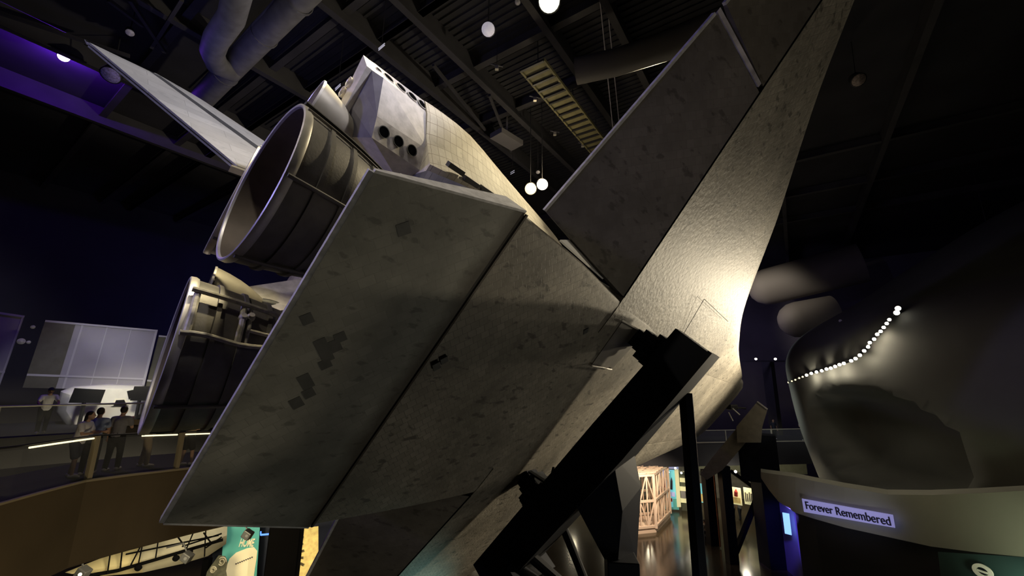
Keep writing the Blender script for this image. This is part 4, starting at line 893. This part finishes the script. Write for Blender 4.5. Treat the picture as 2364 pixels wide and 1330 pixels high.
# white cockpit mock-up
ck = empty('cockpit_mockup', at(250, 985, 28.6)); tag(ck, 'white spacecraft nose mock-up with dark windows behind the left railing', 'mock-up'); lk = ck.location
cpts = [(128, 952), (140, 905), (170, 893), (250, 888), (330, 890), (352, 915), (345, 960), (300, 975), (238, 1000), (160, 1000)]
m = MB(); rg = []
cc = V((0, 0, 0))
for u, v in cpts: cc += at(u, v, 28.4) / len(cpts)
for sc_, dd in ((.80, 0), (.95, .25), (1, .7), (1, 1.8), (.9, 2.6)):
    rg.append([cc + (at(u, v, 28.4) - cc) * sc_ + V((bearing(u, v).x, bearing(u, v).y, 0)) * dd - lk for u, v in cpts])
m.loft(rg); m.build('nose_shell', COCKW, ck, smooth=True, angle=40)
def quad(nm, pts, D, th, mt, par, lo): m = MB(); m.prism([at(u, v, D) - lo for u, v in pts], bearing(*pts[0]) * th); return m.build(nm, mt, par)
fr_ = quad('window_frame', [(266, 920), (290, 919), (297, 936), (256, 938)], 28.3, .2, principled('frame ivory', (.8, .78, .66), .5), ck, lk)
quad('window_pane', [(268, 924), (287, 923), (292, 935), (262, 936)], 28.22, .06, BLKSC, ck, lk)
quad('side_window', [(293, 903), (307, 900), (308, 918), (297, 921)], 28.3, .12, BLKSC, ck, lk)
for pts, lb in (([(172, 896), (244, 900), (232, 931), (158, 930)], 'black screen slab on the balcony, left of the cockpit window'), ([(310, 892), (350, 892), (345, 925), (300, 925)], 'black screen slab at the right end of the white cockpit')):
    o = empty('black_screen', at(*pts[3], 27.5)); tag(o, lb, 'screen'); quad('display', pts, 27.5, .12, BLKSC, o, o.location)
    pb = at((pts[2][0] + pts[3][0]) / 2, pts[3][1] - 4, 27.56) - o.location; m = MB(); m.bar(pb, V((pb.x, pb.y, 9.36 - o.location.z)), .1, .1); m.build('stand', BLACKM, o)
ct = empty('exhibit_counter', at(310, 992, 21.5)); tag(ct, 'low tan exhibit counter with a wooden top below the cockpit', 'counter'); lk = ct.location
quad('counter_top', [(262, 967), (332, 969), (332, 981), (252, 981)], 22.2, .6, principled('wood tan', (.42, .34, .17), .6), ct, lk)
quad('counter_front', [(252, 981), (332, 981), (332, 1003), (235, 1003)], 22.3, .5, principled('counter olive', (.13, .12, .08), .6), ct, lk)
# dark column below the flap
a = at(663, 1226, 14.4); m = MB(); m.box((a.x, a.y, 4.2), .80, .7, 8.4, rotz(.3)); tag(m.build('support_column', SUPG, bevel=.03), 'broad dark column standing below the lower corner of the body flap', 'column')
# ------------------------------------------------------------------ LOWER LEFT: cream hull, banner
ch = empty('curved_hull_exhibit', (-15.5, 24, 0)); tag(ch, 'long curved cream hull exhibit crossed by dark rigging under the walkway', 'exhibit'); lh = ch.location
top = [(150, 1322), (230, 1290), (320, 1262), (400, 1238), (470, 1222), (525, 1212)]; low = [(185, 1322), (240, 1330), (330, 1322), (420, 1302), (480, 1284), (522, 1256)]; mid = [(165, 1325), (235, 1312), (325, 1294), (410, 1272), (475, 1254), (524, 1236)]
D_h = [25, 25.6, 26.2, 26.8, 27.4, 28]
m = MB(); m.loft([[at(*t_, d_ + 1.2) - lh, at(*t_, d_ + .6) - lh, at(*mi_, d_) - lh, at(*lo_, d_ + .4) - lh, at(*lo_, d_ + 1.2) - lh] for t_, mi_, lo_, d_ in zip(top, mid, low, D_h)]); o = m.build('hull', [CREAMG, CREAM], ch, smooth=True, angle=50)
for p in o.data.polygons:
    if (p.center + lh).x < at(330, 1290, 26.3).x: p.material_index = 1
m = MB(); m.tube([at(u, v, 25.4) - lh for u, v in ((170, 1335), (270, 1318), (360, 1292), (440, 1268), (515, 1246))], .07, 8); m.build('keel_pipe', DARK, ch)
for (u0, v0), (u1, v1) in (((255, 1275), (248, 1325)), ((282, 1272), (277, 1318)), ((324, 1262), (302, 1305)), ((328, 1262), (320, 1300)), ((365, 1250), (359, 1290)), ((408, 1236), (432, 1270)), ((448, 1226), (430, 1268)), ((475, 1226), (472, 1285)), ((470, 1230), (486, 1252)), ((290, 1280), (505, 1236)), ((420, 1262), (512, 1232)), ((475, 1265), (512, 1240))):
    m = MB(); m.bar(at(u0, v0, 25.2) - lh, at(u1, v1, 25.2) - lh, .07, .05); m.build('rigging', DARK, ch)
for u, v in ((447, 1302), (360, 1324), (478, 1287)):
    m = MB(); m.lathe(at(u - 40, v - 14, 24.8) - lh, V((.2, -.9, -.3)), [(0, .14), (.06, .13), (.08, .05)], n=12, cap1=True); m.build('port_fitting', DARK, ch)
pp = at(360, 1335, 26.5); m = MB(); m.bar(V((pp.x, pp.y, 0)) - lh, pp - lh, .3, .3); m.build('pedestal', DARK, ch)
pp = at(480, 1290, 28); m = MB(); m.bar(V((pp.x, pp.y, 0)) - lh, pp - lh, .3, .3); m.build('pedestal', DARK, ch)
for u, v, lb, dh in ((432, 1286, 'dark spotlight hung in front of the cream hull', 0), (572, 1234, 'dark spotlight hung in front of the teal banner', 0), (192, 1322, 'pale glinting spotlight at the lower left edge of the cream hull', 1)):
    o = empty('hanging_spotlight', at(u, v, 22)); tag(o, lb, 'lamp')
    m = MB(); m.box((0, 0, 0), .34, .3, .3, Matrix.Rotation(.5, 3, 'Y')); m.build('head', BLACKM, o, bevel=.03)
    m = MB(); m.lathe((.05, -.14, 0), V((.2, -1, 0)), [(0, .06), (.03, .06), (.03, .001)], n=14); m.build('lens', MATS['frosted lens'] if dh else CARB, o)
    m = MB(); m.tube([(0, 0, .1), (-.3, .1, .45)], .03, 6); m.tube([(-.3, .1, .45), (-1.0, .2, .25)], .035, 6); m.build('arm', BLACKM, o)
bn = empty('exhibit_banner', at(585, 1345, 29.5)); tag(bn, 'teal banner reading HOME above a printed ivory shuttle', 'banner'); lb_ = bn.location
def bq(pts, dd=0): return [at(u, v, 29.5 - dd) - lb_ for u, v in pts]
m = MB(); m.prism(bq([(518, 1200), (601, 1200), (588, 1400), (505, 1400)]), bearing(560, 1250) * .15); m.build('cloth', TEAL, bn)
m = MB(); m.prism(bq([(530, 1290), (545, 1276), (570, 1266), (586, 1263), (594, 1272), (592, 1290), (586, 1330), (582, 1400), (516, 1400), (522, 1310)], .06), bearing(560, 1250) * .05); m.build('printed_shuttle', IVORY, bn)
for k in range(9):
    m = MB(); q0 = at(545 + k * 4.6, 1302 - k * 1.9, 29.38) - lb_; m.box(q0, .06, .03, .05); m.build('printed_window', SIGNT, bn)
hc = at(570, 1254, 29.4) - lb_; rx = (at(590, 1255, 29.4) - at(550, 1255, 29.4)); ry = (at(569, 1240, 29.4) - at(567, 1268, 29.4))
F = frame(hc, rx, ry); t_ = text_obj('HOME', 'lettering', IVORY, 1.0, .02, bn, F); bpy.context.view_layer.update(); wT = (at(586, 1254, 29.4) - at(553, 1254, 29.4)).length; sx = wT / t_.dimensions.x; t_.matrix_local = F @ Matrix.Diagonal((sx, (at(569, 1245, 29.4) - at(567, 1263, 29.4)).length / .7, 1, 1))
# spiral emblem and dark relief left of it
o = empty('dark_relief', at(525, 1345, 27)); tag(o, 'dark rounded relief with swirls left of the ivory shuttle print', 'exhibit')
m = MB(); m.prism([at(u, v, 27) - o.location for u, v in ((492, 1300), (505, 1282), (520, 1284), (526, 1296), (522, 1318), (528, 1350), (470, 1350), (478, 1320))], bearing(510, 1310) * .5); m.build('block', principled('relief green', (.07, .07, .05), .7, noise=.4, nscale=6), o)
for u, v, r in ((512, 1297, .22), (492, 1316, .16)):
    m = MB(); c0 = at(u, v, 26.95) - o.location; m.tube([c0 + V((cos(t) * r * (1 - t / 16), 0, sin(t) * r * (1 - t / 16))) for t in [k * .4 for k in range(30)]], .03, 6); m.build('swirl', CREAMG, o)
# yellow strips right of the banner
for i, (pts, lb) in enumerate((([(626, 1226), (641, 1228), (636, 1400), (612, 1400)], 'tall yellow printed strip left of the dark column'), ([(690, 1220), (735, 1215), (735, 1400), (676, 1400)], 'yellow printed panel seen in the notch right of the dark column'))):
    o = empty('printed_strip', at(*pts[3], 28.5)); tag(o, lb, 'panel'); quad('print', pts, 28.5, .12, YELLOW, o, o.location)
    for k in range(6):
        a = at(pts[0][0] + 5 + 2 * (k % 2), pts[0][1] + 8 + 15 * k, 28.42) - o.location; m = MB(); m.box(a, .12, .03, .22, Matrix.Rotation(.4 * k, 3, 'Y')); m.build('printed_mark', FASC, o)
m = MB(); m.prism([at(u, v, 31) for u, v in ((500, 1150), (780, 1150), (760, 1420), (480, 1420))], bearing(600, 1250) * .2); struct(m.build('wall_lower_left', principled('navy wall', (.02, .025, .05), .7)))
m = MB(); m.tube([at(602, 1235, 29) , at(625, 1233, 29)], .05, 8); m.tube([at(602, 1235, 29), at(602, 1228, 29.3)], .04, 8); tag(m.build('blue_tube_light', principled('blue tube glow', (.1, .25, .9), .4, emit=(.08, .25, .95), estr=1.2)), 'short blue glowing tube between the banner and the yellow strip', 'lamp')
# violet glow and exhibits seen under the port wing, bottom centre
o = empty('violet_screen', at(1075, 1318, 20)); tag(o, 'small violet lit screen at the bottom edge left of the cradle', 'screen'); quad('display', [(1068, 1285), (1086, 1285), (1086, 1322), (1068, 1322)], 20, .1, principled('violet screen glow', (.4, .38, .9), .5, emit=(.4, .38, .95), estr=.6), o, o.location)
m = MB(); pb = at(1077, 1321, 20.06) - o.location; m.bar(pb, V((pb.x, pb.y, -o.location.z)), .1, .1); m.build('stand', BLACKM, o)
# ------------------------------------------------------------------ PEOPLE
def remeshed(mb, name, mat, parent, vox, smooth_it=3):
    o = mb.build(name, mat, None)
    md = o.modifiers.new('r', 'REMESH'); md.mode = 'VOXEL'; md.voxel_size = vox; md.use_smooth_shade = True
    ms = o.modifiers.new('s', 'SMOOTH'); ms.iterations = smooth_it; ms.factor = .5
    dg = bpy.context.evaluated_depsgraph_get(); me = bpy.data.meshes.new_from_object(o.evaluated_get(dg)); old = o.data
    o.modifiers.clear(); o.data = me; bpy.data.meshes.remove(old)
    if not me.materials: me.materials.append(mat)
    o.parent = parent; return o
def ball(mb, c, rx, ry, rz, n=14):
    mb.lathe((0, 0, 0), (0, 0, 1), [(0, 0)], 3) if 0 else None
    c = V(c); rings = []
    for i in range(1, n):
        t = pi * i / n; rings.append([c + V((rx * sin(t) * cos(2 * pi * k / 16), ry * sin(t) * sin(2 * pi * k / 16), -rz * cos(t))) for k in range(16)])
    mb.loft(rings)
def limb(mb, pts, rs, n=12):
    mb.tube(pts, rs, n)
    for p, r in zip(pts, rs): ball(mb, p, r * .99, r * .99, r * .99, 8)
def person(label, loc, heading, h=1.7, shirt=CW, pants=CK, shorts=False, skin=SKIN, hair=HAIR, lean=0, arms=('down', 'down'), sit=False, cap=None, shoes=CSHOE, vox=.016, stride=.08, group=None, long_hair=False, headturn=0):
    o = empty('person', loc, heading); tag(o, label, 'person', group)
    k = h / 1.7; P = lambda x, y, z: V((x, y, z)) * k          # faces local +y
    hipz = .92; 
    if sit: hipz = .46
    def up(x, y, z):   # torso points lean forward about the hip
        a = lean; dz = z - hipz; return P(x, y * cos(a) + dz * sin(a), hipz + dz * cos(a) - y * sin(a))
    sh = hipz + .50; nk = hipz + .56; hd = hipz + .70
    b = MB(); 
    limb(b, [up(0, 0, hipz), up(0, .01, hipz + .18), up(0, 0, hipz + .38), up(0, -.01, nk - .03)], [.135 * k, .125 * k, .14 * k, .07 * k])
    for sx in (1, -1): limb(b, [up(0, 0, sh - .05), up(.16 * sx, -.01, sh - .02)], [.1 * k, .06 * k])
    limb(b, [up(0, -.01, nk - .06), up(0, .01, hd - .08)], [.058 * k, .053 * k])
    hc = up(0, .02, hd); ball(b, hc, .074 * k, .093 * k, .112 * k); ball(b, hc + V((0, .035, -.055)) * k, .052 * k, .06 * k, .06 * k)
    ball(b, hc + V((0, .105, -.012)) * k, .014 * k, .022 * k, .024 * k, 8)
    for sx in (1, -1): ball(b, hc + V((.076 * sx, -.005, -.01)) * k, .014 * k, .024 * k, .034 * k, 8)
    legs = []
    for sx in (1, -1):
        st_ = stride * sx
        if sit: J = [P(.09 * sx, 0, hipz), P(.11 * sx, .42, hipz + .03), P(.11 * sx, .44, .08)]
        else: J = [P(.09 * sx, 0, hipz - .02), P(.10 * sx, st_ * .6 + .03, .49), P(.10 * sx, st_, .09)]
        limb(b, [J[0], J[0].lerp(J[1], .5), J[1], J[1].lerp(J[2], .35), J[2]], [.088 * k, .075 * k, .056 * k, .055 * k, .04 * k]); legs.append(J)
        limb(b, [J[2] + V((0, -.03, -.045)) * k, J[2] + V((0, .14, -.055)) * k], [.038 * k, .032 * k])
    hands = []
    for sx, mode in zip((1, -1), arms):
        s_ = up(.185 * sx, -.01, sh - .03)
        if mode == 'down': e_ = s_ + V((.05 * sx, -.02, -.28)) * k; w_ = e_ + V((.01 * sx, .07, -.25)) * k
        elif mode == 'fwd': e_ = s_ + V((.05 * sx, .10, -.25)) * k; w_ = e_ + V((-.06 * sx, .23, .02)) * k
        elif mode == 'rail': e_ = s_ + V((.08 * sx, .15, -.22)) * k; w_ = e_ + V((-.02 * sx, .22, -.06)) * k
        elif mode == 'phone': e_ = s_ + V((.06 * sx, .08, -.25)) * k; w_ = e_ + V((-.10 * sx, .16, .20)) * k
        limb(b, [s_, s_.lerp(e_, .5), e_, e_.lerp(w_, .3), w_], [.052 * k, .046 * k, .038 * k, .038 * k, .027 * k])
        d = (w_ - e_).normalized(); side = d.cross(V((0, 1, .2))).normalized()
        if side.length < .1: side = V((1, 0, 0))
        nrm = side.cross(d).normalized(); pm = w_ + d * .085 * k
        limb(b, [w_, w_ + d * .04 * k, pm], [.026 * k, .034 * k, .034 * k])
        for f_, (o_, l_) in enumerate(((-.027, .066), (-.009, .078), (.010, .073), (.028, .056))):
            a0 = pm + side * o_ * k - d * .01 * k; a1 = a0 + (d * .55 + nrm * .16) * l_ * k; a2 = a1 + (d * .32 + nrm * .34) * l_ * k
            limb(b, [a0, a1, a2], [.0105 * k, .0098 * k, .0085 * k], 8)
        t0 = w_ + d * .03 * k - side * .03 * k; limb(b, [t0, t0 + (d * .035 - side * .03 + nrm * .01) * k, t0 + (d * .065 - side * .028 + nrm * .02) * k], [.012 * k, .0115 * k, .009 * k], 8)
        hands.append((s_, e_, w_))
    remeshed(b, 'body', skin, o, vox, 2)
    c = MB(); limb(c, [up(0, 0, hipz - .02), up(0, .012, hipz + .18), up(0, 0, hipz + .38), up(0, -.01, nk - .075)], [.158 * k, .148 * k, .158 * k, .085 * k])
    for sx, (s_, e_, w_) in zip((1, -1), hands):
        limb(c, [up(0, 0, sh - .06), up(.15 * sx, -.01, sh - .03), s_], [.115 * k, .078 * k, .07 * k]); limb(c, [s_, s_.lerp(e_, .62)], [.07 * k, .068 * k])
    remeshed(c, 'shirt', shirt, o, max(vox, .018), 3)
    c = MB(); limb(c, [up(0, 0, hipz - .04), up(0, 0, hipz + .06)], [.158 * k, .15 * k])
    for J in legs:
        if shorts: limb(c, [J[0], J[0].lerp(J[1], .86)], [.112 * k, .095 * k])
        else: limb(c, [J[0], J[0].lerp(J[1], .5), J[1], J[2]], [.108 * k, .095 * k, .076 * k, .062 * k])
    remeshed(c, 'shorts' if shorts else 'trousers', pants, o, max(vox, .018), 2)
    for J in legs:
        c = MB(); limb(c, [J[2] + V((0, -.04, -.04)) * k, J[2] + V((0, .06, -.045)) * k, J[2] + V((0, .16, -.055)) * k], [.05 * k, .047 * k, .038 * k]); remeshed(c, 'shoe', shoes, o, max(vox, .014), 2)
    c = MB(); ball(c, hc + V((0, -.022, .022)) * k, .084 * k, .098 * k, .108 * k)
    if long_hair: limb(c, [hc + V((0, -.06, -.02)) * k, hc + V((0, -.085, -.2)) * k], [.07 * k, .06 * k])
    remeshed(c, 'hair', hair, o, max(vox, .014), 1)
    if cap:
        c = MB(); ball(c, hc + V((0, -.01, .05)) * k, .089 * k, .104 * k, .09 * k); ball(c, hc + V((0, .11, .045)) * k, .06 * k, .07 * k, .012 * k); remeshed(c, 'cap', cap, o, max(vox, .014), 1)
    # eyes and mouth
    c = MB()
    for sx in (1, -1): ball(c, hc + V((.03 * sx, .088, .012)) * k, .012 * k, .008 * k, .008 * k, 6)
    c.build('eyes', HAIR, o)
    c = MB(); ball(c, hc + V((0, .093, -.062)) * k, .022 * k, .008 * k, .007 * k, 6); c.build('lips', CR, o)
    return o
def face(p, q): d = V(q) - V(p); return atan2(-d.x, d.y)
# left walkway: people between the two railings
def on_walk(k, off): p = wpt(k, off, .0); return V((p.x, p.y, p.z + .012))
person('person in white shirt and dark cap leaning over the far left balustrade', bpt(-47.3, 25.0, 9.35), -2.2, 1.75, CW, CK, cap=CN, lean=.35, arms=('rail', 'rail'), vox=.014)
person('person in pale blue shirt with dark hair, back turned, left walkway', on_walk(3.95, 1.1), .5, 1.68, CB, CK, lean=.12, arms=('fwd', 'down'), vox=.014, skin=SKIN2)
person('person in white top and dark skirt-length shorts left of the first railing post', on_walk(3.55, 1.2), -1.3, 1.62, CW, CN, shorts=True, lean=.22, arms=('fwd', 'fwd'), vox=.014, long_hair=True)
person('person in grey shirt just right of the first railing post', on_walk(4.5, 1.2), .3, 1.72, CG, CK, lean=.1, arms=('phone', 'down'), vox=.014)
person('person in white shirt leaning right over the wooden counter', on_walk(5.25, 1.3), -1.0, 1.75, CW, CT, lean=.5, arms=('rail', 'rail'), vox=.014, skin=SKIN2)
person('person in black shorts with bare legs beside the second railing post', on_walk(6.35, .75), -.6, 1.66, CT, CK, shorts=True, arms=('fwd', 'down'), vox=.014, stride=.12)
# ground floor visitors
person('person in striped grey shirt and dark shorts beyond the slim post', atz(1614, 1206, .01), -.3, 1.7, CG, CK, shorts=True, shoes=CSHOD)
person('person in rose shirt, left of three before the yellow posters', atz(1677, 1197, .01), -.4, 1.75, CR, CK, shoes=CSHOD)
person('person in lilac shirt, middle of three before the yellow posters', atz(1694, 1199, .01), -.2, 1.68, CP, CK, shoes=CSHOD)
person('person in grey top, right of three before the yellow posters', atz(1710, 1200, .01), .3, 1.66, CP if 0 else CG, CN, shoes=CSHOD, lean=.15)
sp = atz(1629, 1243, .0)
person('person in cream shirt seated on a bench behind the slim post', V((sp.x, sp.y, .02)), .9, 1.7, CT, CK, sit=True, arms=('fwd', 'fwd'), shoes=CSHOD, skin=SKIN2)
o = empty('bench', V((sp.x, sp.y, 0)), .9); tag(o, 'low dark bench under the seated person behind the slim post', 'bench')
m = MB(); m.box((0, -.05, .31), 1.3, .42, .06); m.build('seat', BLACKM, o, bevel=.01)
for i_ in (-.55, .55):
    m = MB(); m.box((i_, -.05, .14), .06, .38, .28); m.build('leg', BLACKM, o)
person('person in dark clothes with a white cap by the blue screen', atz(1838, 1262, .01), .8, 1.6, CK, CK, cap=CW, shoes=CSHOD, skin=SKIN2)
# far walkway visitors
def onfar(k, off): return ff(k, 6.02 + .7 * k, off)
person('bald person in grey standing at the right end of the far walkway', onfar(.905, 1.0), 2.6, 1.75, CG, CK, hair=SKIN, arms=('fwd', 'fwd'))
person('person in black behind the grey one at the end of the far walkway', onfar(.93, 1.6), 2.9, 1.7, CK, CK, arms=('fwd', 'down'))
person('person in dark top, rightmost on the far walkway', onfar(.975, 1.2), 3.4, 1.6, CN, CT, arms=('down', 'fwd'))
person('person in dark grey behind the tan support head on the far walkway', onfar(.80, 2.0), 3.0, 1.7, CN, CK)
# ------------------------------------------------------------------ LIGHTS
def light(name, kind, loc, power, col, size=.3, aim=None, angle=60, blend=.4):
    d = bpy.data.lights.new(name, kind); d.energy = power; d.color = col
    if kind == 'AREA': d.size = size
    else: d.shadow_soft_size = size
    if kind == 'SPOT': d.spot_size = radians(angle); d.spot_blend = blend
    o = bpy.data.objects.new(name, d); COL.objects.link(o); o.location = loc
    if aim is not None: o.rotation_euler = (V(aim) - V(loc)).to_track_quat('-Z', 'Y').to_euler()
    return o
WARM = (1, .86, .62)
# unseen belly flood stands off to starboard; wing flood sits at the lamp row
ra = rail[8] + (EYE - rail[8]).normalized() * .6; rb = rail[16] + (EYE - rail[16]).normalized() * .6; rc = rail[24] + (EYE - rail[24]).normalized() * .6
light('belly_flood', 'SPOT', ow(760, 270, 10), 15000, WARM, .35, ow(980, 10, 267), 96, .9)
light('wing_flood', 'SPOT', rb, 5500, WARM, .35, ow(1080, 200, 275), 62, .8)
for i in (6, 9, 12, 17, 20, 23):
    q = rail[i]; outp = V((q.x - OC.x, q.y - OC.y, 0)).normalized(); light('row_glow', 'POINT', q - V((0, 0, .3)) + outp * .35, 60, WARM, .08)
# close flood beside the wing root
gl = ow(900, 168, 285) + (ow(0, 1, 0) - ow(0, 0, 0)).normalized() * 3.0 + V((.6, 1.5, -1.2))
light('chine_flood', 'SPOT', gl, 720, (1, .88, .66), .15, ow(905, 120, 275), 110, .9)
# ceiling floods, plus added fills for the thrusters and elevons
light('pod_flood', 'SPOT', ow(1150, 430, 560), 5000, (1, .85, .55), .25, ow(1440, 150, 490), 50, .6)
light('engine_side_flood', 'SPOT', ow(1730, 480, 560), 1700, (1, .93, .84), .25, ow(1580, 80, 400), 46, .7)
light('rcs_fill', 'SPOT', ow(1710, 380, 290), 110, (.86, .84, 1), .2, ow(1525, 128, 470), 17, .6)  # small added spot that lifts the thruster faces
light('elevon_fill', 'SPOT', V((9, -5, 9)), 560, (1, .86, .68), .5, ow(1440, 230, 295), 44, .9)  # added from behind the viewpoint to lift the elevon
light('tail_flood', 'SPOT', V((8, 4, 24)), 9000, (.92, .9, 1), .4, ow(1610, 8, 690), 34, .6)
light('aft_flood', 'SPOT', ow(1930, 280, 620), 1300, (1, .88, .66), .2, ow(1600, 80, 400), 60, .8)
light('engine_flood', 'SPOT', V((-3.5, 9.0, 24)), 6500, (1, .85, .5), .15, ow(1600, -50, 400), 36, .5)
tl_ = light('twin_glow', 'POINT', (tw1 + tw2) / 2 - bearing(1240, 430) * .5 + V((0, 0, .8)), 160, (1, .8, .5), .3)
# violet stage light and its cool spill on the aft faces
light('violet_beam', 'POINT', uvp + bearing(147, 131) * .9 + V((0, 0, -.35)), 800, (.2, .03, 1), .1)
light('violet_wash', 'SPOT', V((-13, -2, 17)), 2600, (.36, .33, 1), .3, ow(1560, 60, 380), 50, .7)
light('violet_wash', 'SPOT', V((-18, -3, 14)), 1500, (.55, .52, 1), .3, ow(1640, 0, 700), 40, .7)
# wide unseen area light added near the floor to fill the underside
light('floor_fill', 'AREA', V((8, 5, .6)), 235, (1, .95, .8), 4, ow(1520, -20, 280))
light('exhibit_teal', 'SPOT', V((-1, 17, .8)), 420, (.5, 1, .85), .8, ow(1330, -330, 285), 40, .9)
light('left_warm', 'SPOT', V((-4, 4.5, 5)), 620, (1, .76, .42), .6, V((-9.5, 11, 7.6)), 74, .8)
light('balcony_lamp', 'SPOT', V((-17, 15, 16)), 900, (.95, .92, 1), .5, at(220, 880, 29), 60, .8)
light('cockpit_lamp', 'SPOT', at(300, 800, 24), 800, (1, .92, .7), .3, at(290, 930, 28), 60, .8)
light('left_wall_wash', 'AREA', rm(18, -34, 14), 330, (.16, .16, 1), 3, rm(24, -46, 15))  # blue area light added to lift the left wall from black
light('visitor_fill', 'POINT', (19, 37, 3.6), 110, (1, .9, .7), .25)  # light without a fixture, added to brighten the visitors
light('walk_lamp', 'POINT', wpt(5.5, 2, 3.2), 30, (1, .8, .6), .2)
light('hull_lamp', 'AREA', at(330, 1330, 18) + V((0, 0, .5)), 1300, (1, .85, .5), 1.5, at(350, 1290, 27))
light('banner_lamp', 'AREA', at(560, 1210, 26) + V((0, 0, 1)), 60, (1, .9, .65), 1.2, at(560, 1290, 29.5))
# exhibits under the far walkway
light('truss_lamp', 'SPOT', V((10.5, 31.5, 6.5)), 2700, (1, .80, .58), .3, V((11.5, 37, 2)), 70, .6)
for x, y in ((-3, 43), (2, 43), (6, 43), (9.5, 43), (13, 42), (17, 42), (21, 41), (25, 40)): light('gallery_lamp', 'POINT', (x, y, 3.8), 160, (1, .88, .6), .25)  # left-hand ones added so the floor mirrors a lit wall
light('violet_gallery', 'SPOT', at(1825, 1180, 29), 900, (.22, .15, 1), .3, at(1808, 1230, 34), 44, .6)
light('band_lamp', 'SPOT', V((15, 12.5, 5.5)), 420, (.9, 1, .62), .6, at(2230, 1215, 25.5), 54, 1)
light('band_lamp', 'SPOT', V((16, 10, 5.5)), 260, (.9, 1, .62), .6, at(2420, 1225, 24.5), 54, 1)
light('band_lamp', 'SPOT', V((12, 16, 3.5)), 260, (.85, .85, 1), .6, at(1930, 1150, 27.5), 40, .9)
light('walkway_fill', 'AREA', V((18, 34, 12)), 45, (.9, .9, 1), 2, V((20, 38, 6)))  # unseen area light added so the far railing shows
light('far_wall_wash', 'AREA', V((20, 46, 18)), 200, (.6, .5, 1), 3, at(1760, 850, 58))
light('ovoid_wash', 'SPOT', V((11, 33, 9)), 3600, (.95, 1, .85), .6, at(1850, 930, 42), 46, 1)  # this wash and the next are added, unseen, to light the ovoid
light('ovoid_wash', 'SPOT', V((14, 34, 21)), 1500, (.85, .9, 1), .6, at(1880, 790, 43), 46, 1)
light('bulkhead_fill', 'SPOT', V((16, 36, 22)), 5000, (1, .9, .75), .5, at(1800, 690, 50), 36, .8)  # unseen spot added to bring out the dim bulkheads
light('roof_wash', 'AREA', V((6, 20, 17)), 20, (1, .82, .6), 3, V((8, 24, 26)))
light('roof_wash', 'AREA', V((-12, 12, 17)), 80, (.22, .22, 1), 3, V((-9, 14, 26)))  # blue light added to tint the roof at left
w = bpy.data.worlds.new('world'); S.world = w; w.use_nodes = True
w.node_tree.nodes['Background'].inputs[0].default_value = (.12, .15, .8, 1); w.node_tree.nodes['Background'].inputs[1].default_value = .014
vs = S.view_settings; vs.view_transform = 'Standard'; vs.look = 'None'; vs.exposure = 0; vs.gamma = 1; vs.use_curve_mapping = False
